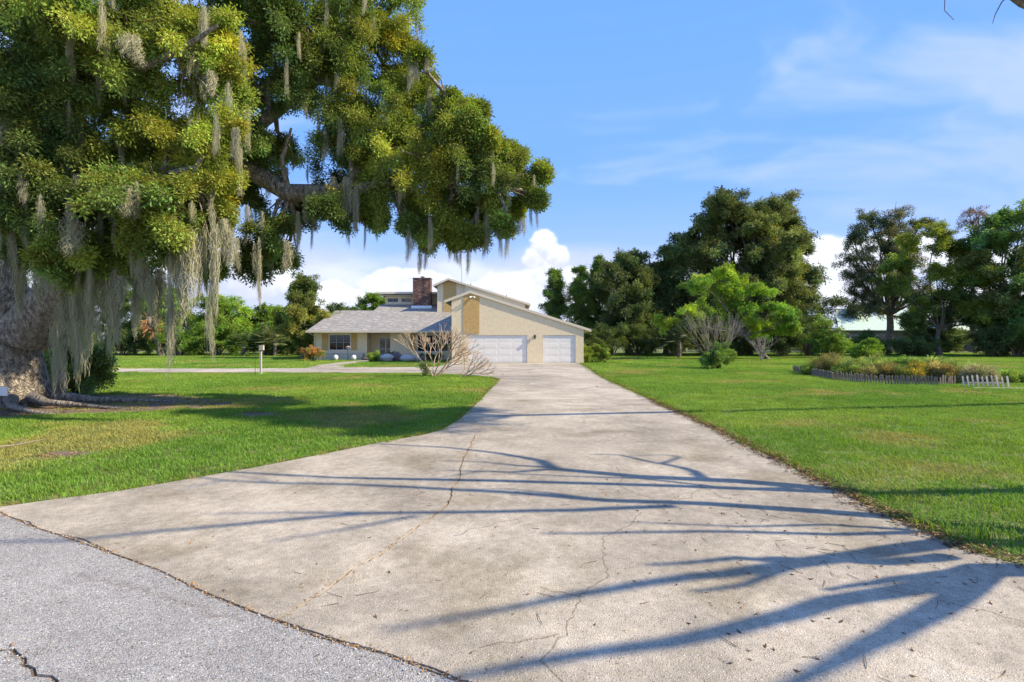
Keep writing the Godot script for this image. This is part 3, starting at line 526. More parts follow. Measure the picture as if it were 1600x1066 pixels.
# draws a crack or a stain line into a picture that covers `span` of the ground
func draw_line_in(im: Image, span: Rect2, pts: PackedVector2Array, w: float, c: Color, sd: int) -> void:
	var r := RandomNumberGenerator.new(); r.seed = sd
	var sx := im.get_width() / span.size.x
	for k in pts.size() - 1:
		var n := maxi(1, int(pts[k].distance_to(pts[k + 1]) * sx * 1.5))
		for i in n:
			var p := pts[k].lerp(pts[k + 1], float(i) / n)
			var x := (p.x - span.position.x) * sx; var y := (1.0 - (p.y - span.position.y) / span.size.y) * im.get_height()
			var hw := w * r.randf_range(0.4, 1.2)
			for dy in range(int(floor(y - hw)), int(ceil(y + hw)) + 1):
				for dx in range(int(floor(x - hw)), int(ceil(x + hw)) + 1):
					if dx < 0 or dy < 0 or dx >= im.get_width() or dy >= im.get_height(): continue
					var q := Vector2(dx - x, dy - y).length()
					if q > hw + 0.5: continue
					var o := im.get_pixel(dx, dy)
					im.set_pixel(dx, dy, o.lerp(c, clampf(hw + 0.5 - q, 0, 1) * c.a))

# ---------------------------------------------------------------- the scene
func _ready() -> void:
	rng.seed = 4711
	gap.noise_type = FastNoiseLite.TYPE_SIMPLEX_SMOOTH; gap.frequency = 1.0; gap.seed = 5
	# camera, sky, sun
	var cam := Camera3D.new()
	cam.name = "camera"
	add_child(cam)
	cam.position = Vector3(0, 1.8, 0)
	cam.fov = 67.35
	cam.near = 0.05; cam.far = 1200
	cam.current = true
	var env := Environment.new()
	env.background_mode = Environment.BG_SKY
	var sm := PanoramaSkyMaterial.new()
	sm.panorama = make_sky()
	var sky := Sky.new()
	sky.sky_material = sm
	env.sky = sky
	env.background_energy_multiplier = 1.0
	env.tonemap_mode = Environment.TONE_MAPPER_LINEAR
	env.tonemap_exposure = 1.8
	env.sdfgi_enabled = true; env.ssao_enabled = true; env.ssil_enabled = true
	var we := WorldEnvironment.new()
	we.name = "world"
	we.environment = env
	add_child(we)
	var sun := DirectionalLight3D.new()
	sun.name = "sun"
	add_child(sun)
	sun.look_at_from_position(Vector3.ZERO, SUN, Vector3.UP)
	sun.light_energy = 1.6
	sun.light_color = Color(1.0, 0.93, 0.80)
	sun.light_angular_distance = 0.5
	sun.shadow_enabled = true

	make_materials()
	paving_and_lawn()
	house()
	live_oak()
	left_side()
	right_side()
	by_the_front_door()
	roadside_trees()

func make_materials() -> void:
	var bark := tri_mat("bark", mottle(512, lin(0.10, 0.085, 0.07), lin(0.25, 0.225, 0.19), 0.012, 0.06, 0.5, 3), Vector3(0.9, 0.35, 0.9), 0.95, grey(512, 0.02, 5, 9), 6.0)
	bark.metallic_specular = 0.2
	var obark := tri_mat("oak_bark", mottle(1024, lin(0.15, 0.125, 0.10), lin(0.50, 0.45, 0.38), 0.012, 0.05, 0.7, 23), Vector3(0.75, 0.3, 0.75), 0.95, grey(1024, 0.03, 5, 19), 9.0)
	obark.metallic_specular = 0.15
	mat("twig", lin(0.16, 0.12, 0.08), 0.9)
	mat("pale_twig", lin(0.45, 0.34, 0.25), 0.85)
	mat("bare_wood", lin(0.28, 0.24, 0.20), 0.9)
	leaf_mat("leaf", 0.9)
	var ms := leaf_mat("moss", 0.6, 0.95); ms.metallic_specular = 0.1; ms.albedo_color = lin(0.44, 0.43, 0.32)
	leaf_mat("grass", 0.9, 0.6).metallic_specular = 0.25
	leaf_mat("litter", 0.2, 0.85)
	tri_mat("ground", mottle(1024, lin(0.09, 0.12, 0.03), lin(0.17, 0.18, 0.06), 0.01, 0.2, 0.5, 31), Vector3(0.35, 0.35, 0.35), 1.0, grey(512, 0.08, 4, 8), 2.0)
	tri_mat("soil", mottle(1024, lin(0.12, 0.085, 0.055), lin(0.26, 0.20, 0.14), 0.02, 0.25, 0.6, 37), Vector3(0.6, 0.6, 0.6), 1.0, grey(512, 0.08, 4, 28), 2.5)
	tri_mat("stucco", mottle(512, lin(0.74, 0.62, 0.42), lin(0.80, 0.685, 0.48), 0.01, 0.3, 0.10, 43), Vector3(0.6, 0.6, 0.6), 0.9, grey(512, 0.12, 4, 44), 0.5)
	tri_mat("ochre", mottle(512, lin(0.50, 0.33, 0.13), lin(0.58, 0.40, 0.17), 0.01, 0.3, 0.12, 47), Vector3(0.6, 0.6, 0.6), 0.9, grey(512, 0.12, 4, 48), 0.5)
	tri_mat("door_paint", mottle(256, lin(0.78, 0.755, 0.70), lin(0.83, 0.805, 0.755), 0.01, 0.2, 0.03, 51), Vector3(0.5, 0.5, 0.5), 0.45)
	mat("trim", lin(0.68, 0.60, 0.47), 0.6)
	mat("white_trim", lin(0.76, 0.75, 0.72), 0.6)
	mat("dark_metal", lin(0.03, 0.03, 0.03), 0.5)
	mat("grey_metal", lin(0.32, 0.33, 0.34), 0.45).metallic = 0.6
	var glass := mat("glass", lin(0.012, 0.014, 0.018), 0.04); glass.metallic_specular = 0.6
	mat("curtain", lin(0.35, 0.34, 0.32), 0.9)
	mat("lamp_glass", lin(0.7, 0.7, 0.68), 0.2)
	var sh := mat("shingle", Color.WHITE, 0.9); sh.albedo_texture = shingle_tex(); sh.uv1_scale = Vector3(0.25, 0.25, 0.25)
	var br := mat("brick", Color.WHITE, 0.9); br.albedo_texture = brick_tex(); br.uv1_scale = Vector3(1, 1, 1)
	tri_mat("stone", mottle(512, lin(0.30, 0.30, 0.30), lin(0.62, 0.60, 0.57), 0.02, 0.15, 0.3, 57), Vector3(0.8, 0.8, 0.8), 0.9, grey(256, 0.05, 4, 58), 3.0)
	tri_mat("dark_stone", mottle(512, lin(0.10, 0.08, 0.08), lin(0.24, 0.19, 0.18), 0.02, 0.15, 0.3, 59), Vector3(0.8, 0.8, 0.8), 0.9, grey(256, 0.05, 4, 60), 3.0)
	tri_mat("old_wood", mottle(512, lin(0.13, 0.105, 0.085), lin(0.29, 0.25, 0.205), 0.03, 0.2, 0.4, 61), Vector3(3, 0.7, 3), 0.95, null, 0.0)
	tri_mat("pale_wood", mottle(512, lin(0.34, 0.31, 0.27), lin(0.54, 0.51, 0.46), 0.03, 0.2, 0.3, 67), Vector3(3, 0.7, 3), 0.9, null, 0.0)
	tri_mat("teal_roof", mottle(256, lin(0.36, 0.50, 0.46), lin(0.50, 0.62, 0.57), 0.02, 0.2, 0.1, 71), Vector3(0.3, 0.3, 0.3), 0.6)
	tri_mat("far_wall", mottle(256, lin(0.16, 0.17, 0.15), lin(0.22, 0.22, 0.20), 0.02, 0.2, 0.1, 73), Vector3(0.3, 0.3, 0.3), 0.9)
	# paving: chips close up in the first UV set, wear and cracks over the whole slab in the second
	var cc := chips(1024, Color(0.71, 0.68, 0.63), 18000, 1.2, 4.6, 0.10, 81)
	var rc := chips(1024, Color(0.69, 0.675, 0.66), 26000, 2.0, 6.5, 0.12, 83)
	for e in [["concrete", cc, macro(true), 0.6], ["far_concrete", cc, macro(false), 0.6], ["road", rc, road_macro(), 1.3]]:
		var m := mat(e[0], Color.WHITE, 0.92)
		m.albedo_texture = e[1][0]
		m.heightmap_enabled = true; m.heightmap_texture = e[1][1]; m.heightmap_scale = e[3]
		m.detail_enabled = true; m.detail_albedo = e[2]; m.detail_blend_mode = BaseMaterial3D.BLEND_MODE_MUL; m.detail_uv_layer = BaseMaterial3D.DETAIL_UV_2
		m.metallic_specular = 0.3

func shingle_tex() -> ImageTexture:
	var S := 512; var im := Image.create(S, S, false, Image.FORMAT_RGB8)
	var r := RandomNumberGenerator.new(); r.seed = 6
	var rows := 28
	for j in rows:
		var y0 := S * j / rows; var y1 := S * (j + 1) / rows
		var x := -int(r.randf() * 40)
		while x < S:
			var w := 30 + int(r.randf() * 16)
			var g := 0.56 + r.randfn() * 0.045
			im.fill_rect(Rect2i(maxi(x, 0), y0, mini(w, S - x), y1 - y0), Color(g * 1.01, g * 0.985, g * 0.94))
			im.fill_rect(Rect2i(maxi(x, 0), y0, 1, y1 - y0), Color(g, g, g) * 0.7)
			x += w
		im.fill_rect(Rect2i(0, y1 - 2, S, 2), Color(0.38, 0.38, 0.39))
	var d := im.get_data()
	for i in S * S:
		var k := 1.0 + r.randfn() * 0.07
		for c in 3: d[i * 3 + c] = int(clampf(d[i * 3 + c] * k, 0, 255))
	return tex(S, S, d)

func brick_tex() -> ImageTexture:
	var S := 512; var im := Image.create(S, S, false, Image.FORMAT_RGB8)
	var r := RandomNumberGenerator.new(); r.seed = 8
	im.fill(Color(0.52, 0.46, 0.43))
	for j in 32:
		for i in 9:
			var x := i * 64 - (32 if j % 2 else 0)
			var t := r.randf()
			var c := Color(0.30, 0.20, 0.175).lerp(Color(0.42, 0.29, 0.24), t) * r.randf_range(0.8, 1.15)
			if r.randf() < 0.12: c = Color(0.62, 0.52, 0.47)
			var a := maxi(x + 2, 0); var b := mini(x + 62, S)
			if b > a: im.fill_rect(Rect2i(a, j * 16 + 2, b - a, 13), c)
	return tex(S, S, im.get_data())

const NEAR := Rect2(-8.0, 1.5, 16.0, 16.0)
const FAR := Rect2(-28.0, 12.0, 36.0, 36.0)
const ROAD := Rect2(-16.0, -8.0, 32.0, 32.0)

# wear on the drive: weathered patches, tyre tracks of ground-in dirt, hairline cracks
func macro(near: bool) -> ImageTexture:
	var S := 2048 if near else 1024
	var span := NEAR if near else FAR
	var a := noise_bytes(S, S, 4.0 / S, 5, 91); var b := noise_bytes(S, S, 18.0 / S, 5, 92); var c := noise_bytes(S, S, 90.0 / S, 3, 93)
	var st := noise_bytes(S, S, 9.0 / S, 4, 94)
	var d := PackedByteArray(); d.resize(S * S * 3)
	for i in S * S:
		var k := 0.90 + (a[i] - 128) / 255.0 * 0.20 + (b[i] - 128) / 255.0 * 0.20 + (c[i] - 128) / 255.0 * 0.14
		var s := clampf((st[i] / 255.0 - 0.60) * 4.0, 0, 1) * 0.10
		d[i * 3] = int(clampf(k - s * 0.85, 0, 1) * 255); d[i * 3 + 1] = int(clampf(k * 0.99 - s * 0.9, 0, 1) * 255); d[i * 3 + 2] = int(clampf(k * 0.975 - s * 1.15, 0, 1) * 255)
	var im := Image.create_from_data(S, S, false, Image.FORMAT_RGB8, d)
	var r := RandomNumberGenerator.new(); r.seed = 95
	var dark := Color(0.50, 0.45, 0.38, 0.6)
	if near:
		var n := 0
		for l in HAIRLINES:
			var p := []
			for q in l: p.append(Vector2(q[0], q[1]))
			draw_line_in(im, span, wiggle(Array(wiggle(p, 0.05, 0.3, 500 + n)), 0.010, 0.05, 520 + n), 0.55, dark, n)
			n += 1
		for k in 26:      # short crazing
			var p := Vector2(r.randf_range(-3.0, 3.6), r.randf_range(5.0, 15.0)); var q := p + Vector2(r.randfn() * 0.9, r.randfn() * 0.5)
			draw_line_in(im, span, wiggle([p, p.lerp(q, 0.5) + Vector2(r.randfn(), r.randfn()) * 0.12, q], 0.03, 0.1, 700 + k), 0.6, Color(dark, 0.55), 70 + k)
		for k in 420:      # small dark spots
			var p := Vector2(r.randf_range(-5, 5), r.randf_range(1.6, 12.0))
			draw_line_in(im, span, PackedVector2Array([p, p + Vector2(0.01, 0.004)]), r.randf_range(0.5, 1.6), Color(0.42, 0.39, 0.35, r.randf_range(0.2, 0.8)), k)
	else:
		for k in 40:
			var p := Vector2(r.randf_range(-4.0, 5.0), r.randf_range(17.0, 42.0)); var q := p + Vector2(r.randfn() * 1.6, r.randfn() * 0.8)
			draw_line_in(im, span, wiggle([p, p.lerp(q, 0.5) + Vector2(r.randfn(), r.randfn()) * 0.3, q], 0.06, 0.2, 800 + k), 0.6, Color(dark, 0.8), 170 + k)
		for y in [20.5, 27.0, 33.5]:
			draw_line_in(im, span, wiggle([Vector2(-1.5, y), Vector2(5.5, y + 0.15)], 0.01, 0.5, int(y)), 0.6, Color(dark, 0.7), int(y))
	return ImageTexture.create_from_image(im)

func road_macro() -> ImageTexture:
	var S := 1024
	var a := noise_bytes(S, S, 5.0 / S, 5, 101); var b := noise_bytes(S, S, 60.0 / S, 4, 102)
	var d := PackedByteArray(); d.resize(S * S * 3)
	for i in S * S:
		var k := 0.95 + (a[i] - 128) / 255.0 * 0.12 + (b[i] - 128) / 255.0 * 0.10
		d[i * 3] = int(clampf(k * 0.99, 0, 1) * 255); d[i * 3 + 1] = int(clampf(k * 0.995, 0, 1) * 255); d[i * 3 + 2] = int(clampf(k * 1.0, 0, 1) * 255)
	var im := Image.create_from_data(S, S, false, Image.FORMAT_RGB8, d)
	draw_line_in(im, ROAD, wiggle([Vector2(-3.4, 4.0), Vector2(-2.4, 3.6), Vector2(-1.75, 3.3)], 0.02, 0.1, 5), 0.25, Color(0.6, 0.55, 0.48, 0.5), 5)
	return ImageTexture.create_from_image(im)

var paved: Array[PackedVector2Array] = []
var bare: Array[PackedVector2Array] = []

func v2(a: Array) -> PackedVector2Array:
	var o := PackedVector2Array()
	for p in a: o.append(Vector2(p[0], p[1]))
	return o

func on_any(l: Array, p: Vector2) -> bool:
	for q in l:
		if Geometry2D.is_point_in_polygon(p, q): return true
	return false

func paving_and_lawn() -> void:
	var g := MB.new()
	g.quad(Vector3(-400, -0.035, 120), Vector3(400, -0.035, 120), Vector3(400, -0.035, -700), Vector3(-400, -0.035, -700))
	structure("ground", g.mesh(), mats.ground)
	# the drive: near half and far half meet at a straight joint
	var near := v2(DRIVE_NEAR)
	var far := v2(DRIVE_FAR); var side := v2(DRIVE_SIDE); var road := v2(ROAD_POLY); var walk := v2(WALK)
	for q in [near, far, side, road, walk]: paved.append_array(Geometry2D.offset_polygon(q, 0.07))
	var cuts: Array = []
	var w := [0.010, 0.008]; var seams: Array = []
	var n := 0
	for l in CUTS:
		var p := []
		for q in l: p.append(Vector2(q[0], q[1]))
		var line := wiggle(Array(wiggle(p, 0.02, 0.3, 40 + n)), 0.004, 0.05, 60 + n)
		seams.append(line)
		cuts.append_array(Geometry2D.offset_polyline(line, w[n % 2]))
		n += 1
	var pieces: Array = [near]
	for c in cuts:
		var next: Array = []
		for q in pieces:
			for z in Geometry2D.clip_polygons(q, c):
				if not Geometry2D.is_polygon_clockwise(z): next.append(z)
		pieces = next
	var drive := Node3D.new()
	drive.name = "driveway"; add_child(drive); drive.set_meta("kind", "structure")
	for q in pieces: part("slab", slab_mesh(q, 0.0, 0.10, 1.2, NEAR), mats.concrete, drive)
	part("slab", slab_mesh(far, 0.0, 0.10, 1.2, FAR), mats.far_concrete, drive)
	structure("side_drive", slab_mesh(side, -0.004, 0.10, 1.2, FAR), mats.far_concrete)
	structure("walkway", slab_mesh(walk, 0.0, 0.10, 1.2, FAR), mats.far_concrete)
	var roads: Array = [road]
	var rcut := Geometry2D.offset_polyline(wiggle([Vector2(-4.0, 3.2), Vector2(-3.1, 3.05), Vector2(-2.78, 2.9), Vector2(-2.5, 2.74), Vector2(-2.1, 2.45), Vector2(-1.6, 1.6), Vector2(-1.2, -0.5), Vector2(-1.0, -9.0)], 0.02, 0.08, 9), 0.011)
	for z in rcut:
		for zz in Geometry2D.offset_polygon(z, 0.03): structure("joint_soil", slab_mesh(zz, -0.018, 0.02, 1.0, NEAR), mats.soil)
	for c in rcut:
		var next: Array = []
		for q in roads:
			for z in Geometry2D.clip_polygons(q, c):
				if not Geometry2D.is_polygon_clockwise(z): next.append(z)
		roads = next
	var rd := Node3D.new()
	rd.name = "road"; add_child(rd); rd.set_meta("kind", "structure")
	for q in roads: part("asphalt", slab_mesh(q, -0.005, 0.10, 1.0, ROAD), mats.road, rd)
	# earth that has washed into the joints
	for l in seams:
		for z in Geometry2D.offset_polyline(l, 0.05): structure("joint_soil", slab_mesh(z, -0.009, 0.02, 1.0, NEAR), mats.soil)
	# bare earth round the oak and a worn spot by the drive
	for s in SOIL:
		var pl := wiggle_loop(v2(s))
		bare.append(pl)
		structure("soil", slab_mesh(pl, -0.030, 0.004, 1.0, NEAR), mats.soil)
	lawn()
	litter()

func wiggle_loop(p: PackedVector2Array) -> PackedVector2Array:
	var l := Array(p); l.append(p[0])
	var o := wiggle(l, 0.12, 0.35, 12)
	o.remove_at(o.size() - 1)
	return o

func lawn() -> void:
	var tone := FastNoiseLite.new(); tone.frequency = 0.09; tone.seed = 3; tone.fractal_octaves = 4
	var dry := FastNoiseLite.new(); dry.frequency = 0.16; dry.seed = 17; dry.fractal_octaves = 4
	var kinds := [turf(1, 150, 0.46, 0.058, 0.0075), turf(2, 150, 0.46, 0.058, 0.0075), turf(3, 170, 0.5, 0.05, 0.010)]
	var tf := [[], [], []]; var cols := [[], [], []]
	var z := 3.6
	while z < 78.0:
		var step := 0.27 if z < 16.0 else (0.36 if z < 30.0 else 0.6)
		var x := -z * 1.06 - 2.0
		while x < z * 1.06 + 2.0:
			var p := Vector2(x + rnd(-0.5, 0.5) * step, z + rnd(-0.5, 0.5) * step)
			x += step
			if on_any(paved, p): continue
			var dr := dry.get_noise_2dv(p) * 1.3 + tone.get_noise_2dv(p * 4.0) * 0.35
			if p.x < -3.0 and p.y < 20.0: dr += 0.16 + 0.25 * smooth(6.0, 1.5, absf(p.x + 9.5) * 0.8 + absf(p.y - 14.5) * 0.9)
			if on_any(bare, p):
				if rng.randf() < 0.86: continue
				dr += 0.3
			var t := tone.get_noise_2dv(p) * 0.5 + 0.5
			var c := Color(0.165, 0.33, 0.05).lerp(Color(0.32, 0.47, 0.085), smooth(0.15, 0.85, t))
			c = c.lerp(Color(0.46, 0.40, 0.15), smooth(0.22, 0.6, dr) * 0.75)
			c = vary(c, 0.10)
			var s := 1.0 if z < 16.0 else (1.3 if z < 30.0 else 2.0)
			var hs := rnd(0.7, 1.25) * (1.7 if rng.randf() < 0.04 else 1.0) * (0.75 if dr > 0.4 else 1.0)
			var k := 2 if z > 30.0 else rng.randi() % 2
			tf[k].append(Transform3D(Basis(Vector3.UP, rnd(0, TAU)).scaled(Vector3(s, hs * lerpf(1.0, s, 0.35), s)), Vector3(p.x, -0.034, -p.y)))
			cols[k].append(c)
		z += step
	for k in 3: many("grass", kinds[k], mats.grass, self, tf[k], cols[k]).name = numbered("grass")
	# taller ragged tufts along the right edge of the drive and in the joints
	var tall := turf(5, 46, 0.20, 0.14, 0.009)
	var t2 := []; var c2 := []
	for l in [[DRIVE_EDGE_RIGHT, 0.12, 0.16], [DRIVE_EDGE_LEFT, -0.07, 0.10]]:
		var e := v2(l[0])
		for i in e.size() - 1:
			var L := e[i].distance_to(e[i + 1]); var s := 0.0
			while s < L:
				var p := e[i].lerp(e[i + 1], s / L) + Vector2(l[1] + rng.randfn() * 0.06, rng.randfn() * 0.05)
				s += l[2] * rnd(0.6, 1.6)
				t2.append(Transform3D(Basis(Vector3.UP, rnd(0, TAU)).scaled(Vector3.ONE * rnd(0.35, 1.0) * (1.0 if l[1] > 0.0 else 0.7)), Vector3(p.x, -0.034, -p.y)))
				c2.append(vary(Color(0.2, 0.30, 0.04) if rng.randf() < (0.8 if l[1] > 0.0 else 0.5) else Color(0.42, 0.36, 0.14), 0.15))
	for q in [[-2.9, 2.98, 0.6], [-3.0, 3.02, 0.7], [-2.82, 2.92, 0.4], [-0.71, 6.9, 0.3], [-0.72, 7.4, 0.3], [-0.7, 6.4, 0.25], [-0.95, 4.85, 0.22]]:
		t2.append(Transform3D(Basis(Vector3.UP, rnd(0, TAU)).scaled(Vector3.ONE * q[2] * 0.55), Vector3(q[0], -0.05, -q[1]))); c2.append(vary(Color(0.30, 0.27, 0.07), 0.1))
	many("grass", tall, mats.grass, self, t2, c2).name = numbered("grass")

func litter() -> void:
	# dead leaves: thick along the right edge of the drive, thin elsewhere
	var m := MB.new()
	for k in 5:
		m.col = Color(1, 1, 1) * rnd(0.8, 1.2)
		var a := rnd(0, TAU); var d := Vector3(cos(a), rnd(0.0, 0.25), sin(a)).normalized()
		m.leaf(dir3() * Vector3(0.05, 0.006, 0.05) + Vector3(0, 0.008, 0), d, d.cross(Vector3(rnd(-0.3, 0.3), 1, rnd(-0.3, 0.3))).normalized(), rnd(0.03, 0.055), rnd(0.012, 0.02))
	var clump := m.mesh(true)
	var one := MB.new()
	one.leaf(Vector3.ZERO, Vector3(1, 0.12, 0).normalized(), Vector3(0.05, 0.15, -1).normalized(), 0.05, 0.02)
	var single := one.mesh(true)
	var tones := [Color(0.20, 0.11, 0.05), Color(0.12, 0.07, 0.035), Color(0.32, 0.18, 0.07), Color(0.08, 0.055, 0.035), Color(0.34, 0.24, 0.13)]
	var tf := []; var cols := []
	var e := v2(DRIVE_EDGE_RIGHT)
	for i in e.size() - 1:
		var L := e[i].distance_to(e[i + 1]); var n := int(L * (130.0 if e[i].y < 14.0 else 30.0))
		for k in n:
			var p := e[i].lerp(e[i + 1], rng.randf()) + Vector2(0.035 + rng.randfn() * 0.10, rng.randfn() * 0.05)
			tf.append(Transform3D(Basis(Vector3.UP, rnd(0, TAU)).scaled(Vector3.ONE * rnd(0.6, 1.2)), Vector3(p.x, 0.001 + rng.randf() * 0.012, -p.y))); cols.append(tones[rng.randi() % 5])
	for s in SOIL:
		var pl := v2(s); var b := Rect2(pl[0], Vector2.ZERO)
		for p in pl: b = b.expand(p)
		for k in int(b.get_area() * 22.0):
			var p := b.position + Vector2(rng.randf(), rng.randf()) * b.size
			if Geometry2D.is_point_in_polygon(p, pl):
				tf.append(Transform3D(Basis(Vector3.UP, rnd(0, TAU)).scaled(Vector3.ONE * rnd(0.8, 1.7)), Vector3(p.x, -0.022, -p.y))); cols.append(tones[rng.randi() % 5] * 1.15)
	var ts := []; var cs := []
	for k in 330:
		var p := Vector2(rnd(-4.5, 4.0), 2.3 + pow(rng.randf(), 1.4) * 11.0)
		if k < 110: p = Vector2(rnd(1.0, 4.0), rnd(2.6, 6.0))
		if not on_any(paved, p) or p.x > 4.0: continue
		ts.append(Transform3D(Basis(Vector3.UP, rnd(0, TAU)).scaled(Vector3.ONE * rnd(0.35, 1.05)), Vector3(p.x, 0.004, -p.y))); cs.append(tones[rng.randi() % 4])
	for l in [CUTS[0], CUTS[1]]:
		var c := v2(l)
		for i in c.size() - 1:
			for k in int(c[i].distance_to(c[i + 1]) * 48.0):
				var p := c[i].lerp(c[i + 1], rng.randf()) + Vector2(rng.randfn(), rng.randfn()) * 0.016
				ts.append(Transform3D(Basis(Vector3.UP, rnd(0, TAU)).scaled(Vector3.ONE * rnd(0.25, 0.7)), Vector3(p.x, 0.002, -p.y))); cs.append([Color(0.36, 0.17, 0.05), Color(0.22, 0.12, 0.05), Color(0.4, 0.26, 0.12)][rng.randi() % 3])
	many("leaf_litter", clump, mats.litter, self, tf, cols)
	many("leaf_litter", single, mats.litter, self, ts, cs).name = "leaf_litter_001"
	# loose gravel and crumbs along the joint of road and drive
	var st := MB.new(); st.ball(Vector3(0, 0.3, 0), Vector3(0.5, 0.38, 0.45), 4, 6, 0.25, 1.0)
	var tg := []; var cg := []
	for l in [CUTS[0], [[-3.4, 3.1], [-3.1, 3.05], [-2.72, 2.86]]]:
		var c := v2(l)
		for i in c.size() - 1:
			for k in int(c[i].distance_to(c[i + 1]) * 130.0):
				var p := c[i].lerp(c[i + 1], rng.randf()) + Vector2(rng.randfn(), rng.randfn()) * (0.02 if rng.randf() < 0.7 else 0.09)
				var g := rnd(0.12, 0.5)
				tg.append(Transform3D(Basis(Vector3.UP, rnd(0, TAU)).scaled(Vector3.ONE * rnd(0.004, 0.015)), Vector3(p.x, -0.005, -p.y))); cg.append(Color(g, g * 0.92, g * 0.82))
	for k in 500:
		var p := Vector2(rnd(-5, 3), rnd(2.4, 7.0)); var g := rnd(0.15, 0.6)
		tg.append(Transform3D(Basis(Vector3.UP, rnd(0, TAU)).scaled(Vector3.ONE * rnd(0.003, 0.009)), Vector3(p.x, 0.0, -p.y))); cg.append(Color(g, g * 0.95, g * 0.88))
	var gm := mat("gravel", Color.WHITE, 0.9); gm.vertex_color_use_as_albedo = true
	many("gravel", st.mesh(true), gm, self, tg, cg)
	# needles and twigs that came down on the right of the drive
	var tw := MB.new()
	for k in 130:
		var p := Vector2(rnd(2.2, 4.0), rnd(3.7, 5.6)) if k < 70 else Vector2(rnd(-2, 4), rnd(2.6, 7.0))
		var a := rnd(0, TAU); var l := rnd(0.04, 0.16)
		var q := p + Vector2(cos(a), sin(a)) * l
		tw.tube([Vector3(p.x, 0.004, -p.y), Vector3((p.x + q.x) * 0.5, 0.008, -(p.y + q.y) * 0.5 + 0.01), Vector3(q.x, 0.004, -q.y)], [0.0022, 0.002, 0.001], 4)
	var o := MeshInstance3D.new()
	o.name = "twig_litter"; o.mesh = tw.mesh(); o.material_override = mats.twig; o.set_meta("kind", "stuff")
	add_child(o)

# ---------------------------------------------------------------- the house
func slope(m: MB, a: Vector3, b: Vector3, c: Vector3, d: Vector3, th: float) -> void:
	var lu := a.distance_to(b); var lv := a.distance_to(d); var t := Vector3(0, -th, 0)
	m.quad(a, b, c, d, [Vector2(0, lv), Vector2(lu, lv), Vector2(lu, 0), Vector2(0, 0)])
	m.quad(d + t, c + t, b + t, a + t)
	m.quad(a + t, b + t, b, a); m.quad(b + t, c + t, c, b); m.quad(c + t, d + t, d, c); m.quad(d + t, a + t, a, d)

func boxed(lo: Vector3, hi: Vector3) -> ArrayMesh:
	var m := MB.new(); m.box(lo, hi); return m.mesh()

func window(parent: Node3D, x0: float, x1: float, y0: float, y1: float, z: float, nx: int, ny: int, drapes := false) -> void:
	var f := MB.new(); var b := 0.06
	f.box(Vector3(x0, y0, z - 0.06), Vector3(x0 + b, y1, z + 0.02)); f.box(Vector3(x1 - b, y0, z - 0.06), Vector3(x1, y1, z + 0.02))
	f.box(Vector3(x0 + b, y0, z - 0.06), Vector3(x1 - b, y0 + b, z + 0.02)); f.box(Vector3(x0 + b, y1 - b, z - 0.06), Vector3(x1 - b, y1, z + 0.02))
	var w := part("window", f.mesh(), mats.white_trim, parent)
	var px := (x1 - x0 - 2 * b) / nx; var py := (y1 - y0 - 2 * b) / ny
	for i in nx:
		for j in ny:
			var lo := Vector3(x0 + b + i * px + (0.02 if i else 0.0), y0 + b + j * py + (0.02 if j else 0.0), z - 0.05)
			var hi := Vector3(x0 + b + (i + 1) * px - (0.02 if i < nx - 1 else 0.0), y0 + b + (j + 1) * py - (0.02 if j < ny - 1 else 0.0), z - 0.035)
			part("pane", boxed(lo, hi), mats.glass, w)
	for i in nx - 1:
		var x := x0 + b + (i + 1) * px
		part("mullion", boxed(Vector3(x - 0.025, y0 + b, z - 0.055), Vector3(x + 0.025, y1 - b, z + 0.01)), mats.grey_metal, w)
	for j in ny - 1:
		var y := y0 + b + (j + 1) * py
		part("mullion", boxed(Vector3(x0 + b, y - 0.02, z - 0.052), Vector3(x1 - b, y + 0.02, z + 0.006)), mats.grey_metal, w)

func garage_door(parent: Node3D, x0: float, x1: float, y1: float, z: float, cols: int) -> void:
	var back := part("garage_door", boxed(Vector3(x0, 0.0, z - 0.08), Vector3(x1, y1, z - 0.04)), mats.door_paint, parent)
	var h := y1 / 4.0
	for j in 4:
		var m := MB.new()
		var ya := j * h + 0.004; var yb := (j + 1) * h - 0.004
		m.box(Vector3(x0 + 0.02, ya, z - 0.04), Vector3(x1 - 0.02, yb, z - 0.015))
		var pw := (x1 - x0 - 0.04) / cols
		for i in cols:
			var xa := x0 + 0.02 + i * pw + 0.08; var xb := x0 + 0.02 + (i + 1) * pw - 0.08
			var lo := Vector3(xa, ya + 0.1, z - 0.015); var hi := Vector3(xb, yb - 0.1, z - 0.010); var s := 0.03
			var A := [Vector3(lo.x, lo.y, lo.z), Vector3(hi.x, lo.y, lo.z), Vector3(hi.x, hi.y, lo.z), Vector3(lo.x, hi.y, lo.z)]
			var B := [Vector3(lo.x + s, lo.y + s, hi.z), Vector3(hi.x - s, lo.y + s, hi.z), Vector3(hi.x - s, hi.y - s, hi.z), Vector3(lo.x + s, hi.y - s, hi.z)]
			m.quad(B[0], B[1], B[2], B[3])
			for q in 4: m.quad(A[q], A[(q + 1) % 4], B[(q + 1) % 4], B[q])
		part("door_section", m.mesh(), mats.door_paint, back)
	var f := MB.new()
	f.box(Vector3(x0 - 0.09, 0, z - 0.02), Vector3(x0, y1 + 0.09, z + 0.02)); f.box(Vector3(x1, 0, z - 0.02), Vector3(x1 + 0.09, y1 + 0.09, z + 0.02)); f.box(Vector3(x0, y1, z - 0.02), Vector3(x1, y1 + 0.09, z + 0.02))
	part("door_frame", f.mesh(), mats.trim, back)

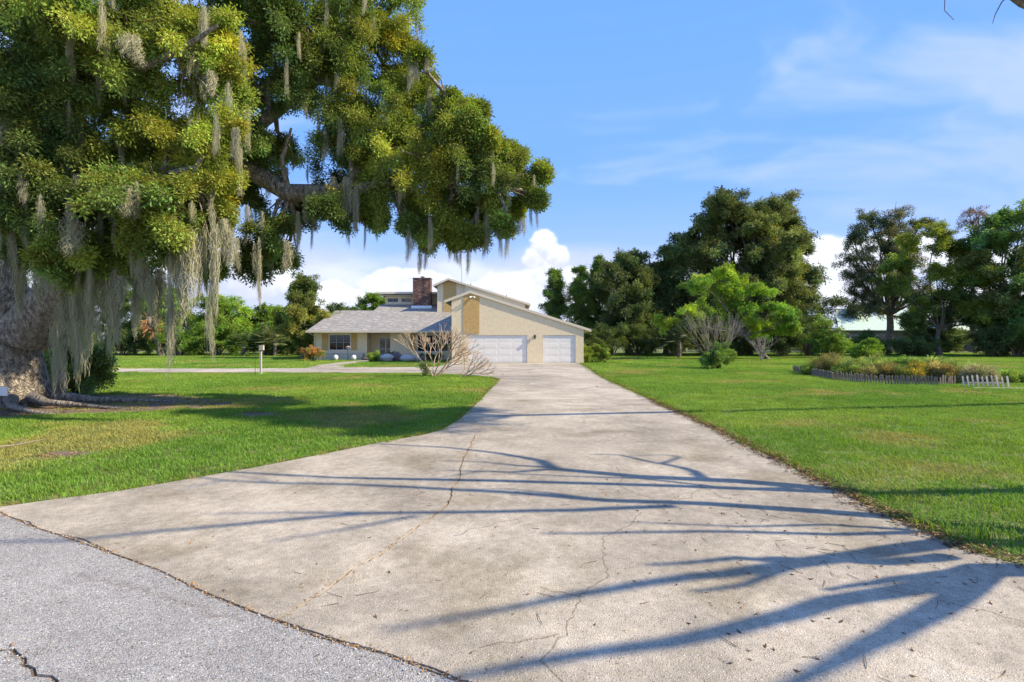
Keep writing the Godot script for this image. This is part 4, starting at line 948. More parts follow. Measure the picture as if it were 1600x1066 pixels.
func house() -> void:
	var h := thing("suburban_house", "cream stucco house with ochre panels, brick chimney and white garage doors", "house", Vector3(-6, 0, -50))
	var Z := -42.35
	var PK := Vector2(-3.45, 5.95); var RS := 0.32; var LS := 0.374      # garage gable
	var roof_y := func(x: float) -> float: return PK.y - (x - PK.x) * RS if x > PK.x else PK.y - (PK.x - x) * LS
	var uy := func(x: float) -> float: return roof_y.call(x) - 0.20
	# garage walls
	var m := MB.new()
	m.box(Vector3(-5.0, -0.1, Z - 0.2), Vector3(-3.65, 2.29, Z)); m.box(Vector3(1.25, -0.1, Z - 0.2), Vector3(2.55, 2.29, Z)); m.box(Vector3(5.25, -0.1, Z - 0.2), Vector3(5.93, 2.29, Z))
	m.prism(PackedVector2Array([Vector2(-5.0, 2.29), Vector2(5.93, 2.29), Vector2(5.93, uy.call(5.93)), Vector2(PK.x, PK.y - 0.2), Vector2(-5.0, uy.call(-5.0))]), Z - 0.2, Z)
	part("garage_front_wall", m.mesh(), mats.stucco, h)
	m = MB.new(); m.box(Vector3(5.73, -0.1, -56), Vector3(5.93, uy.call(5.93) - 0.0, Z - 0.2)); part("garage_side_wall", m.mesh(), mats.stucco, h)
	m = MB.new(); m.box(Vector3(-5.0, -0.1, -56), Vector3(-4.8, uy.call(-5.0), Z - 0.2)); part("garage_side_wall", m.mesh(), mats.stucco, h)
	m = MB.new()
	m.prism(PackedVector2Array([Vector2(-4.05, 2.42), Vector2(-2.69, 2.42), Vector2(-2.69, uy.call(-2.69)), Vector2(PK.x, PK.y - 0.2), Vector2(-4.05, uy.call(-4.05))]), Z + 0.003, Z + 0.03)
	part("ochre_panel", m.mesh(), mats.ochre, h)
	garage_door(h, -3.65, 1.25, 2.29, Z - 0.06, 4)
	garage_door(h, 2.55, 5.25, 2.29, Z - 0.06, 2)
	# garage roof
	var zf := Z + 0.06; var zb := -57.0
	m = MB.new()
	slope(m, Vector3(6.5, roof_y.call(6.5), zf), Vector3(6.5, roof_y.call(6.5), zb), Vector3(PK.x, PK.y, zb), Vector3(PK.x, PK.y, zf), 0.16)
	slope(m, Vector3(-5.59, roof_y.call(-5.59), zb), Vector3(-5.59, roof_y.call(-5.59), zf), Vector3(PK.x, PK.y, zf), Vector3(PK.x, PK.y, zb), 0.16)
	part("garage_roof", m.mesh(), mats.shingle, h)
	for e in [6.5, -5.59]:
		m = MB.new()
		var q := [Vector2(PK.x, PK.y + 0.02), Vector2(e, roof_y.call(e) + 0.02), Vector2(e, roof_y.call(e) - 0.20), Vector2(PK.x, PK.y - 0.20)]
		m.prism(PackedVector2Array(q), zf + 0.003, zf + 0.05)
		part("rake_board", m.mesh(), mats.trim, h)
	m = MB.new(); m.box(Vector3(6.503, roof_y.call(6.5) - 0.20, zb), Vector3(6.55, roof_y.call(6.5) - 0.0, zf + 0.05)); part("fascia", m.mesh(), mats.trim, h)
	# two-storey gable behind
	var T := -55.8; var TP := Vector2(-6.9, 8.6)
	var ty := func(x: float) -> float: return TP.y - (x - TP.x) * 0.312 if x > TP.x else TP.y - (TP.x - x) * 0.45
	m = MB.new()
	m.prism(PackedVector2Array([Vector2(-8.15, 0), Vector2(-5.1, 0), Vector2(-5.1, ty.call(-5.1) - 0.2), Vector2(TP.x, TP.y - 0.2), Vector2(-8.15, ty.call(-8.15) - 0.2)]), -64, T)
	part("upper_wall", m.mesh(), mats.stucco, h)
	m = MB.new()
	m.prism(PackedVector2Array([Vector2(-5.1, 0), Vector2(1.44, 0), Vector2(1.44, ty.call(1.44) - 0.2), Vector2(-5.1, ty.call(-5.1) - 0.2)]), -63.9, T + 0.3)
	part("upper_wall", m.mesh(), mats.stucco, h)
	m = MB.new()
	m.prism(PackedVector2Array([Vector2(-7.48, 4.0), Vector2(-6.07, 4.0), Vector2(-6.07, ty.call(-6.07) - 0.2), Vector2(TP.x, TP.y - 0.2), Vector2(-7.48, ty.call(-7.48) - 0.2)]), T + 0.003, T + 0.03)
	part("ochre_panel", m.mesh(), mats.ochre, h)
	var tf := T + 0.4
	m = MB.new()
	slope(m, Vector3(2.0, ty.call(2.0), tf), Vector3(2.0, ty.call(2.0), -64.5), Vector3(TP.x, TP.y, -64.5), Vector3(TP.x, TP.y, tf), 0.16)
	slope(m, Vector3(-8.55, ty.call(-8.55), -64.5), Vector3(-8.55, ty.call(-8.55), tf), Vector3(TP.x, TP.y, tf), Vector3(TP.x, TP.y, -64.5), 0.16)
	part("upper_roof", m.mesh(), mats.shingle, h)
	for e in [2.0, -8.55]:
		m = MB.new()
		m.prism(PackedVector2Array([Vector2(TP.x, TP.y + 0.02), Vector2(e, ty.call(e) + 0.02), Vector2(e, ty.call(e) - 0.2), Vector2(TP.x, TP.y - 0.2)]), tf + 0.003, tf + 0.05)
		part("rake_board", m.mesh(), mats.trim, h)
	for x in [-4.6, -0.6]:
		m = MB.new(); m.tube([Vector3(x, ty.call(x) - 0.02, -57), Vector3(x, ty.call(x) + 0.2, -57), Vector3(x, ty.call(x) + 0.32, -57)], [0.06, 0.06, 0.06], 8)
		part("roof_vent", m.mesh(), mats.grey_metal, h)
	# main roof, a long slope towards the drive; its right part runs up higher
	var ry := func(z: float) -> float: return 2.80 + (-48.5 - z) * 0.295
	m = MB.new()
	slope(m, Vector3(-19.45, ry.call(-48.4), -48.4), Vector3(-15.27, ry.call(-48.4), -48.4), Vector3(-15.27, ry.call(-56.5), -56.5), Vector3(-19.45, ry.call(-56.5), -56.5), 0.15)
	slope(m, Vector3(-15.27, ry.call(-48.4), -48.4), Vector3(-5.0, ry.call(-48.4), -48.4), Vector3(-5.0, ry.call(-59.5), -59.5), Vector3(-15.27, ry.call(-59.5), -59.5), 0.15)
	slope(m, Vector3(-15.27, ry.call(-48.6), -64.4), Vector3(-19.45, ry.call(-48.6), -64.4), Vector3(-19.45, ry.call(-56.5), -56.5), Vector3(-15.27, ry.call(-56.5), -56.5), 0.15)
	part("main_roof", m.mesh(), mats.shingle, h)
	part("gutter", boxed(Vector3(-19.5, ry.call(-48.4) - 0.17, -48.4 + 0.003), Vector3(-5.02, ry.call(-48.4) - 0.01, -48.4 + 0.10)), mats.trim, h)
	m = MB.new(); m.tube([Vector3(-19.3, 2.62, -48.5), Vector3(-19.2, 2.4, -49.2), Vector3(-19.1, 2.3, -49.5), Vector3(-19.1, 0.05, -49.5)], [0.05, 0.05, 0.05, 0.05], 8); part("downspout", m.mesh(), mats.trim, h)
	part("soffit", boxed(Vector3(-19.3, 2.585, -49.6), Vector3(-5.02, 2.61, -48.42)), mats.trim, h)
	# front wall with window openings and the entrance set back
	var W := -49.6
	m = MB.new()
	for b in [[-19.2, -17.74, 0.0, 2.585], [-17.74, -15.64, 0.0, 0.9], [-17.74, -15.64, 2.45, 2.585], [-15.64, -14.05, 0.0, 2.585], [-11.8, -9.2, 0.0, 2.585], [-9.2, -5.2, 0.0, 0.75], [-9.2, -5.2, 2.4, 2.585]]:
		if b[0] == -11.8: part("front_wall", m.mesh(), mats.stucco, h); m = MB.new()
		m.box(Vector3(b[0], b[2] - (0.1 if b[2] == 0.0 else 0.0), W - 0.2), Vector3(b[1], b[3], W))
	part("front_wall", m.mesh(), mats.stucco, h)
	m = MB.new(); m.box(Vector3(-14.05, -0.1, -51.3), Vector3(-13.25, 2.585, -51.1)); m.box(Vector3(-12.0, -0.1, -51.3), Vector3(-11.8, 2.585, -51.1)); m.box(Vector3(-14.25, -0.1, -51.1), Vector3(-14.05, 2.585, W - 0.2)); m.box(Vector3(-11.8, -0.1, -51.1), Vector3(-11.6, 2.585, W - 0.2)); m.box(Vector3(-13.25, 2.2, -51.3), Vector3(-12.0, 2.585, -51.1))
	part("porch_wall", m.mesh(), mats.stucco, h)
	part("side_wall", prism_zy(PackedVector2Array([Vector2(-49.8, -0.1), Vector2(-64, -0.1), Vector2(-64, ry.call(-49.0) - 0.2), Vector2(-56.5, ry.call(-56.5) - 0.2), Vector2(-49.8, ry.call(-49.8) - 0.2)]), -19.2, -19.0), mats.stucco, h)
	for p in [[-18.42, -17.80], [-15.58, -15.0], [-9.86, -9.26]]:
		part("ochre_panel", boxed(Vector3(p[0], 0.9, W + 0.003), Vector3(p[1], 2.5, W + 0.035)), mats.ochre, h)
	window(h, -17.74, -15.64, 0.9, 2.45, W - 0.05, 3, 2)
	window(h, -9.2, -5.2, 0.75, 2.4, W - 0.05, 4, 2)
	part("curtain", boxed(Vector3(-17.68, 0.95, W - 0.095), Vector3(-17.42, 2.38, W - 0.0855)), mats.curtain, h)
	# entrance: double door with glass and a white screen frame
	var dr := part("front_door", boxed(Vector3(-13.25, 0.0, -51.25), Vector3(-12.0, 2.2, -51.18)), mats.white_trim, h)
	for x in [-13.17, -12.56]:
		part("pane", boxed(Vector3(x, 0.18, -51.18), Vector3(x + 0.46, 2.08, -51.165)), mats.glass, dr)
		m = MB.new()
		for k in 3: m.box(Vector3(x + 0.1 + k * 0.12, 0.18, -51.165), Vector3(x + 0.12 + k * 0.12, 2.08, -51.15))
		m.box(Vector3(x, 1.0, -51.15), Vector3(x + 0.46, 1.06, -51.13))
		part("screen", m.mesh(), mats.white_trim, dr)
	m = MB.new(); m.ball(Vector3(-12.62, 1.02, -51.1), Vector3(0.04, 0.04, 0.04), 6, 8); part("door_handle", m.mesh(), mats.grey_metal, dr)
	part("door_step", boxed(Vector3(-14.05, -0.1, -51.1), Vector3(-11.8, 0.02, -49.5)), mats.far_concrete, h)
	part("planter", boxed(Vector3(-18.0, -0.1, -49.55), Vector3(-14.3, 0.62, -49.05)), mats.stone, h)
	# clerestory over the upper edge of the main roof
	m = MB.new()
	for b in [[-14.75, -14.52, 6.0, 7.05], [-14.52, -13.2, 6.0, 6.28], [-14.52, -13.2, 6.82, 7.05], [-13.2, -12.92, 6.0, 7.05], [-12.92, -11.62, 6.0, 6.28], [-12.92, -11.62, 6.82, 7.05], [-11.62, -8.15, 6.0, 7.05]]:
		m.box(Vector3(b[0], b[2] - (1.0 if b[2] == 6.0 else 0.0), -59.75), Vector3(b[1], b[3], -59.55))
	m.box(Vector3(-14.75, 3.0, -64), Vector3(-14.55, 7.05, -59.75))
	part("clerestory_wall", m.mesh(), mats.stucco, h)
	window(h, -14.52, -13.2, 6.28, 6.82, -59.62, 2, 1)
	window(h, -12.92, -11.62, 6.28, 6.82, -59.62, 2, 1)
	m = MB.new(); slope(m, Vector3(-15.35, 7.42, -58.9), Vector3(-8.16, 7.42, -58.9), Vector3(-8.16, 6.9, -64.5), Vector3(-15.35, 6.9, -64.5), 0.12)
	part("clerestory_roof", m.mesh(), mats.shingle, h)
	part("fascia", boxed(Vector3(-15.38, 7.22, -58.9 + 0.003), Vector3(-8.16, 7.45, -58.85)), mats.trim, h)
	part("soffit", boxed(Vector3(-15.3, 7.06, -59.5), Vector3(-8.16, 7.1, -58.9)), mats.trim, h)
	# chimney
	m = MB.new()
	var c0 := Vector3(-11.2, 4.6, -59.0); var c1 := Vector3(-9.2, 8.85, -57.8)
	m.quad(Vector3(c0.x, c0.y, c1.z), Vector3(c1.x, c0.y, c1.z), Vector3(c1.x, c1.y, c1.z), Vector3(c0.x, c1.y, c1.z), [Vector2(0, 2.1), Vector2(1, 2.1), Vector2(1, 0), Vector2(0, 0)])
	m.quad(Vector3(c1.x, c0.y, c1.z), Vector3(c1.x, c0.y, c0.z), Vector3(c1.x, c1.y, c0.z), Vector3(c1.x, c1.y, c1.z), [Vector2(0, 2.1), Vector2(0.6, 2.1), Vector2(0.6, 0), Vector2(0, 0)])
	m.quad(Vector3(c0.x, c0.y, c0.z), Vector3(c0.x, c0.y, c1.z), Vector3(c0.x, c1.y, c1.z), Vector3(c0.x, c1.y, c0.z), [Vector2(0, 2.1), Vector2(0.6, 2.1), Vector2(0.6, 0), Vector2(0, 0)])
	m.quad(Vector3(c1.x, c0.y, c0.z), Vector3(c0.x, c0.y, c0.z), Vector3(c0.x, c1.y, c0.z), Vector3(c1.x, c1.y, c0.z), [Vector2(0, 2.1), Vector2(1, 2.1), Vector2(1, 0), Vector2(0, 0)])
	m.quad(Vector3(c0.x, c1.y, c1.z), Vector3(c1.x, c1.y, c1.z), Vector3(c1.x, c1.y, c0.z), Vector3(c0.x, c1.y, c0.z))
	var ch := part("chimney", m.mesh(), mats.brick, h)
	part("crown", boxed(Vector3(-11.24, 8.853, -59.04), Vector3(-9.16, 8.95, -57.76)), mats.brick, ch)
	m = MB.new(); m.tube([Vector3(-10.2, 8.9, -58.4), Vector3(-10.2, 9.1, -58.4)], [0.16, 0.16], 10); m.tube([Vector3(-10.2, 9.1, -58.4), Vector3(-10.2, 9.13, -58.4), Vector3(-10.2, 9.2, -58.4)], [0.3, 0.3, 0.05], 10)
	part("flue_cap", m.mesh(), mats.grey_metal, ch)
	m = MB.new(); slope(m, Vector3(-11.35, ry.call(-57.55) + 0.02, -57.55), Vector3(-9.05, ry.call(-57.55) + 0.02, -57.55), Vector3(-9.05, ry.call(-57.8) + 0.25, -57.803), Vector3(-11.35, ry.call(-57.8) + 0.25, -57.803), 0.03)
	part("flashing", m.mesh(), mats.white_trim, ch)
	# lamps, not lit
	m = MB.new(); m.box(Vector3(1.84, 2.0, Z), Vector3(1.96, 2.3, Z + 0.03)); m.tube([Vector3(1.9, 2.28, Z + 0.03), Vector3(1.9, 2.34, Z + 0.1), Vector3(1.9, 2.3, Z + 0.13)], [0.015, 0.015, 0.015], 6); m.tube([Vector3(1.9, 1.98, Z + 0.13), Vector3(1.9, 2.02, Z + 0.13), Vector3(1.9, 2.24, Z + 0.13), Vector3(1.9, 2.3, Z + 0.13)], [0.04, 0.06, 0.09, 0.03], 8)
	part("wall_lantern", m.mesh(), mats.dark_metal, h)
	m = MB.new(); m.box(Vector3(-3.38, 5.4, Z + 0.03), Vector3(-3.22, 5.52, Z + 0.08))
	for s in [-1, 1]: m.tube([Vector3(-3.3 + s * 0.05, 5.46, Z + 0.08), Vector3(-3.3 + s * 0.14, 5.42, Z + 0.16), Vector3(-3.3 + s * 0.2, 5.38, Z + 0.26)], [0.03, 0.05, 0.08], 8)
	part("floodlight", m.mesh(), mats.white_trim, h)

	var an := thing("tv_antenna", "thin grey TV antenna mast above the house roof", "antenna", Vector3(-5.6, 8.2, -57.0))
	m = MB.new(); m.tube([Vector3(0, -0.5, 0), Vector3(0, 2.0, 0), Vector3(0.02, 3.9, 0)], [0.03, 0.028, 0.022], 6); part("mast", m.mesh(), mats.grey_metal, an, false)
	m = MB.new(); m.tube([Vector3(-0.5, 4.35, 0), Vector3(0, 3.85, 0), Vector3(0.22, 3.75, 0)], [0.018, 0.018, 0.018], 5)
	for k in 5: var q := Vector3(-0.5, 4.35, 0).lerp(Vector3(0.22, 3.65, 0), k / 4.0); m.tube([q + Vector3(0, 0, -0.45), q + Vector3(0, 0, 0.45)], [0.009, 0.009], 4)
	part("boom", m.mesh(), mats.grey_metal, an, false)

func prism_zy(pts: PackedVector2Array, x0: float, x1: float) -> ArrayMesh:
	var m := MB.new(); m.prism(pts, -x1, -x0)       # outline given as (z, y)
	for i in m.v.size():
		m.v[i] = Vector3(-m.v[i].z, m.v[i].y, m.v[i].x); m.n[i] = Vector3(-m.n[i].z, m.n[i].y, m.n[i].x)
	return m.mesh()

# ---------------------------------------------------------------- the live oak
func v3(a: Array) -> Vector3: return Vector3(a[0], a[1], a[2])

func live_oak() -> void:
	var base := Vector3(-14.5, 0, -14.8)
	var t := thing("live_oak", "huge live oak hung with grey moss, spreading over the lawn and drive", "tree", base)
	var m := MB.new()
	var W := func(l: Array) -> Array:
		var o := []
		for p in l: o.append(v3(p) - base)
		return o
	m.tube(W.call([[-14.5, -0.15, -14.8], [-14.5, 0.12, -14.8], [-14.5, 0.4, -14.8], [-14.48, 0.9, -14.8], [-14.5, 1.5, -14.75], [-14.5, 2.2, -14.7], [-14.5, 2.9, -14.65], [-14.55, 3.4, -14.6]]), [1.5, 1.28, 1.06, 0.92, 0.84, 0.84, 0.88, 0.68], 40, 0.13, 1.3)
	part("trunk", m.mesh(), mats.oak_bark, t, false).position.x = -0.2
	m = MB.new()
	for l in OAK_LIMBS:
		m.tube(W.call(l[0]), l[1], 12, 0.10, l[1][0] * 17.0)
	var tips := []
	for l in OAK_LIMBS:
		for p in l[0]: tips.append(v3(p))
	for lb in OAK_LOBES:
		var c := Vector3(lb[0], lb[1], lb[2]); var best := tips[0] as Vector3
		for p in tips:
			if (p as Vector3).distance_to(c) < best.distance_to(c): best = p
		var pts := limb(m, best - base, c - base, 0.075, 0.03, 0.14, 6)
		for k in 5: limb(m, pts[pts.size() - 2 - k % 2], c - base + dir3() * lb[3] * rnd(0.6, 1.0), 0.025, 0.008, 0.14, 4)
	var twigs := MB.new()
	part("limbs", m.mesh(), mats.oak_bark, t, false)
	# surface roots running out to the right
	for r in [[[-13.4, 0.22, -14.3], [-12.6, 0.13, -13.9], [-11.6, 0.06, -13.9], [-10.4, -0.02, -13.7], [-9.6, -0.08, -13.6]], [[-13.6, 0.2, -13.9], [-12.9, 0.12, -13.2], [-12.0, 0.03, -12.8], [-11.2, -0.06, -12.7]], [[-14.6, 0.2, -13.5], [-14.3, 0.1, -12.8], [-13.6, -0.02, -12.3], [-13.2, -0.08, -12.2]], [[-13.3, 0.2, -14.9], [-12.2, 0.1, -14.9], [-11.0, 0.02, -15.3], [-10.0, -0.08, -15.5]]]:
		m = MB.new(); m.tube(W.call(r), [0.17, 0.09, 0.06, 0.045, 0.02].slice(0, r.size()), 10, 0.1, r[0][2]); part("root", m.mesh(), mats.oak_bark, t, false)
	var tf := []; var cols := []
	var lobes := []
	for lb in OAK_LOBES: lobes.append([Vector3(lb[0], lb[1], lb[2]) - base, lb[3], lb[4]])
	var tones := [Color(0.13, 0.175, 0.040), Color(0.085, 0.13, 0.040), Color(0.18, 0.215, 0.040)]  # lobes on the sunward right take the lightest tone: sunlight painted into leaf colour
	var thick := []; var airy := []
	for l in lobes: (thick if (l[0] as Vector3).x < 6.6 else airy).append(l)
	fill_lobes(tf, cols, thick, 24, 24, 1.0, tones, 0.26, 0.85, twigs)
	fill_lobes(tf, cols, airy, 15, 21, 0.95, tones, 0.26, 0.9, twigs)
	var tg := part("twigs", twigs.mesh(), mats.oak_bark, t, false); tg.set_meta("kind", "stuff")
	many("crown", sprig(34, 0.25, 0.088, 0.038, 71), mats.leaf, t, tf, cols)
	# moss: long beards below the crown, shorter ones among the leaves
	var kinds := [moss_mesh(1, 330, 0.11), moss_mesh(2, 300, 0.16), moss_mesh(3, 230, 0.08)]
	var mt := []; var mc := []
	for lb in OAK_LOBES:
		if lb[4] == 1 and rng.randf() < 0.3: continue
		for k in (7 if lb[0] < -5.5 else 3):
			var a := rnd(0, TAU); var q: float = rnd(0.3, 1.1) * lb[3]
			mt.append(Transform3D(Basis(Vector3.UP, rnd(0, TAU)).scaled(Vector3(rnd(0.35, 0.9), rnd(0.45, 1.15), rnd(0.35, 0.9))), Vector3(lb[0] + cos(a) * q, lb[1] + rnd(-0.6, 0.5) * lb[3], lb[2] + sin(a) * q) - base)); mc.append(Color(1, 1, 1) * rnd(0.85, 1.1))
	many("moss", kinds[1], mats.moss, t, mt, mc)
	for s in OAK_MOSS:
		var o := MeshInstance3D.new()
		o.name = "moss_strand"; o.mesh = kinds[rng.randi() % 3]; o.material_override = mats.moss
		t.add_child(o, true)
		o.transform = Transform3D(Basis(Vector3.UP, rnd(0, TAU)).scaled(Vector3(s[4], s[3], s[4])), Vector3(s[0], s[1], s[2]) - base)

	var sg := thing("small_sign", "small blank white card sign on a stake before the oak trunk", "sign", Vector3(-13.15, 0, -13.1))
	part("card", boxed(Vector3(-0.24, 0.40, -0.01), Vector3(0.24, 0.63, 0.01)), mats.white_trim, sg, false)
	part("stake", boxed(Vector3(-0.012, -0.1, -0.035), Vector3(0.012, 0.55, -0.012)), mats.grey_metal, sg, false)

	bush("leafy_shrub", "pale green leafy shrub beside the oak trunk under hanging moss", "shrub", "", Vector3(-14.5, -0.03, -17.2), Vector3(1.8, 2.3, 1.8), 9, sprig(26, 0.2, 0.12, 0.055, 5), [Color(0.12, 0.17, 0.06), Color(0.17, 0.22, 0.08)], {"clumps": 14, "per": 10})
	bush("leafy_shrub", "dark low shrub behind the oak trunk near the side drive", "shrub", "", Vector3(-17.6, -0.03, -19.6), Vector3(3.2, 3.0, 2.6), 9, sprig(26, 0.2, 0.12, 0.055, 6), [Color(0.04, 0.065, 0.02), Color(0.06, 0.09, 0.03)], {"clumps": 10, "per": 10})
	var sp := thing("sapling_stem", "thin twin stems standing against the big oak trunk", "stem", Vector3(-13.2, 0, -14.9))
	for k in 2:
		m = MB.new(); m.tube([Vector3(k * 0.16, -0.1, 0), Vector3(0.04 + k * 0.13, 1.2, 0.05), Vector3(-0.02 + k * 0.24, 2.4, 0), Vector3(0.1 + k * 0.3, 3.6, 0.1)], [0.10, 0.075, 0.065, 0.05], 8, 0.1, k * 3.0); part("stem", m.mesh(), mats.bark, sp, false)
	var tw := thing("fallen_twig", "forked bleached twig lying on the lawn at the left edge", "twig", Vector3(-8.35, 0.0, -8.6))
	m = MB.new(); m.tube([Vector3(-0.4, 0.02, 0.1), Vector3(0.0, 0.05, 0), Vector3(0.4, 0.13, -0.1)], [0.014, 0.012, 0.006], 6); m.tube([Vector3(0.0, 0.05, 0), Vector3(0.14, 0.17, 0.0)], [0.01, 0.005], 5)
	part("stem", m.mesh(), mats.pale_twig, tw, false)

# ---------------------------------------------------------------- left of the house
func left_side() -> void:
	var far_leaf := sprig(26, 0.62, 0.34, 0.15, 12, 0.1)
	var mid := sprig(26, 0.42, 0.24, 0.105, 13, 0.1)
	mats["far_sprig"] = far_leaf; mats["mid_sprig"] = mid
	var dk := [Color(0.05, 0.08, 0.03), Color(0.065, 0.10, 0.034)]
	var md := [Color(0.07, 0.125, 0.022), Color(0.095, 0.16, 0.028)]
	var br := [Color(0.12, 0.20, 0.03), Color(0.15, 0.24, 0.04)]
	# x, z, height, width, tones, label
	var g := "trees and bushes along the left boundary"
	for e in [[-66.0, -66.0, 12.0, 9.0, dk, "tall dark boundary tree at the far left behind the oak trunk"],
			[-58.0, -68.0, 10.5, 8.0, dk, "dark boundary tree seen right of the oak trunk through moss"],
			[-51.5, -70.0, 10.0, 7.5, md, "green boundary tree behind the longest hanging moss"],
			[-45.5, -67.0, 9.2, 6.5, br, "bright green bushy tree next to the dead brown palm"],
			[-39.5, -69.0, 8.2, 6.5, br, "bright green tree right of the dead brown palm"],
			[-34.5, -72.0, 6.6, 6.0, md, "low round tree left of the fan palmetto"],
			[-30.0, -74.0, 6.8, 6.0, md, "low round tree behind the fan palmetto"],
			[-25.0, -76.0, 7.4, 7.0, dk, "dark tree right behind the magnolia"],
			[-21.5, -80.0, 9.0, 4.5, md, "small treetop showing between magnolia and roof"]]:
		var w: float = e[3] * 1.3; var h: float = e[2] * 1.1
		tree("boundary_tree", e[5], g, Vector3(e[0], 0, e[1]), h, h * 0.35, 0.16, egg(20, 0.3, h, w * 0.42, w * 0.32, w * 0.22, 0.55, 0.5), mid, e[4], {"clumps": 13, "per": 9, "size": 1.0})
	for e in [[-61.0, -62.5, 3.0, dk, "dark hedge bush at the foot of the far left boundary"], [-54.0, -63.0, 3.4, dk, "dark hedge bush left of the longest moss strand"], [-48.5, -63.5, 3.2, dk, "dark hedge bush just left of the dead palm"],
			[-41.5, -63.5, 3.4, md, "green hedge bush right of the dead palm"], [-36.8, -64.0, 3.8, md, "green hedge bush with arching bare stems"], [-31.0, -65.0, 3.2, dk, "dark hedge bush beneath the fan palmetto"], [-26.8, -64.0, 3.0, dk, "dark hedge bush left of the magnolia foot"]]:
		bush("hedge_bush", e[4], "bush", "low bushes along the left boundary", Vector3(e[0], -0.03, e[1]), Vector3(8.0, e[2] * 1.25, 3.6), 14, mid, e[3], {"clumps": 9, "per": 7, "size": 0.8})
	# dead palm with its skirt of brown fronds
	var dp := thing("dead_palm", "dead orange brown palm with drooping dry fronds in the left boundary", "palm", Vector3(-43.2, 0, -63.0))
	var m := MB.new(); m.tube([Vector3(0, -0.1, 0), Vector3(-0.3, 1.4, 0), Vector3(-1.0, 3.2, 0), Vector3(-1.6, 4.7, 0)], [0.42, 0.34, 0.32, 0.36], 12, 0.12, 2.0)
	part("trunk", m.mesh(), mats.bark, dp, false)
	var dry := leaf_mat("dry_frond", 0.4, 0.9); dry.albedo_color = lin(0.33, 0.19, 0.09)
	for k in 16:
		m = MB.new(); m.col = Color(1, 1, 1) * rnd(0.7, 1.2)
		var a := k * 0.393 + rnd(-0.15, 0.15); var o := Vector3(cos(a), 0, sin(a)); var h0 := 4.6 - (k % 4) * 0.55
		var c := Vector3(-1.55 + (k % 4) * 0.2, h0, 0)
		for j in 12: m.leaf(c + o * 0.25, (o * rnd(0.4, 1.0) + Vector3(rnd(-0.3, 0.3), rnd(-1.6, 0.5), rnd(-0.3, 0.3))).normalized(), dir3(), rnd(0.9, 1.8), 0.12)
		part("frond", m.mesh(true), dry, dp, false)
	palmetto(Vector3(-29.0, 0, -62.5), 3.2, 2.6, Color(0.17, 0.20, 0.08), "fan palmetto left of the magnolia in the boundary hedge")
	palmetto(Vector3(-33.0, 0, -62.8), 2.4, 2.2, Color(0.10, 0.15, 0.05), "smaller fan palmetto further left in the boundary hedge")
	# magnolia by the house corner
	var lobes := egg(24, 0.9, 9.2, 2.9, 2.7, 1.05, 0.25, 0.12)
	tree("magnolia_tree", "dense pyramid-shaped magnolia with glossy leaves left of the house", "", Vector3(-22.2, 0, -54.5), 9.2, 4.5, 0.2, lobes, sprig(24, 0.34, 0.22, 0.10, 33), [Color(0.065, 0.095, 0.028), Color(0.10, 0.13, 0.036), Color(0.15, 0.165, 0.045)], {"clumps": 13, "per": 10})
	# post and rod beside the side drive
	var p := thing("wooden_post", "weathered pale post with a box on top beside the side drive", "post", Vector3(-13.84, 0, -28.2))
	part("post", boxed(Vector3(-0.045, -0.1, -0.045), Vector3(0.045, 1.42, 0.045)), mats.pale_wood, p, false)
	part("box", boxed(Vector3(-0.07, 1.3, -0.07), Vector3(0.16, 1.56, 0.07)), mats.pale_wood, p, false)
	var r := thing("marker_rod", "thin dark metal rod stuck in the grass by the pale post", "rod", Vector3(-13.6, 0, -27.1))
	m = MB.new(); m.tube([Vector3(0, -0.1, 0), Vector3(0, 0.6, 0), Vector3(0.01, 1.15, 0)], [0.012, 0.012, 0.01], 5); part("shaft", m.mesh(), mats.dark_metal, r, false)
	m = MB.new(); m.ball(Vector3(0.01, 1.16, 0), Vector3(0.022, 0.022, 0.022), 5, 6); part("cap", m.mesh(), mats.dark_metal, r, false)
	# two leafless frangipanis in the lawn tip
	var tips := []
	for e in [[Vector3(-3.99, -0.03, -26.2), [[-0.55, 1, 0.1, 0.72, 0.045], [0.75, 0.9, 0.1, 0.9, 0.05], [-0.1, 1, -0.5, 0.7, 0.04], [0.35, 1.0, 0.4, 0.75, 0.04], [0.9, 0.8, -0.2, 0.7, 0.04]], "leafless frangipani with upright forking branches at the lawn tip", 5],
			[Vector3(-2.7, -0.03, -26.1), [[0.95, 0.34, 0.0, 0.55, 0.035], [0.5, 0.9, -0.3, 0.5, 0.03], [0.8, 0.6, 0.35, 0.5, 0.03]], "low leafless frangipani leaning right towards the garage", 4]]:
		var t := thing("bare_frangipani", e[2], "shrub", e[0], "leafless frangipanis on the lawn")
		for s in e[1]:
			var mm := MB.new()
			fork(mm, Vector3(s[0] * 0.08, -0.05, s[2] * 0.1), Vector3(s[0], s[1], s[2]).normalized(), s[3], s[4], e[3], 0.42, 0.10, tips)
			part("stem", mm.mesh(), mats.pale_twig, t, false)
	bush("leafy_shrub", "small green sprouting weed at the foot of the frangipani", "shrub", "", Vector3(-4.5, -0.03, -26.5), Vector3(0.7, 1.3, 0.7), 5, sprig(18, 0.12, 0.09, 0.03, 8), [Color(0.13, 0.17, 0.05)], {"clumps": 5, "per": 4})

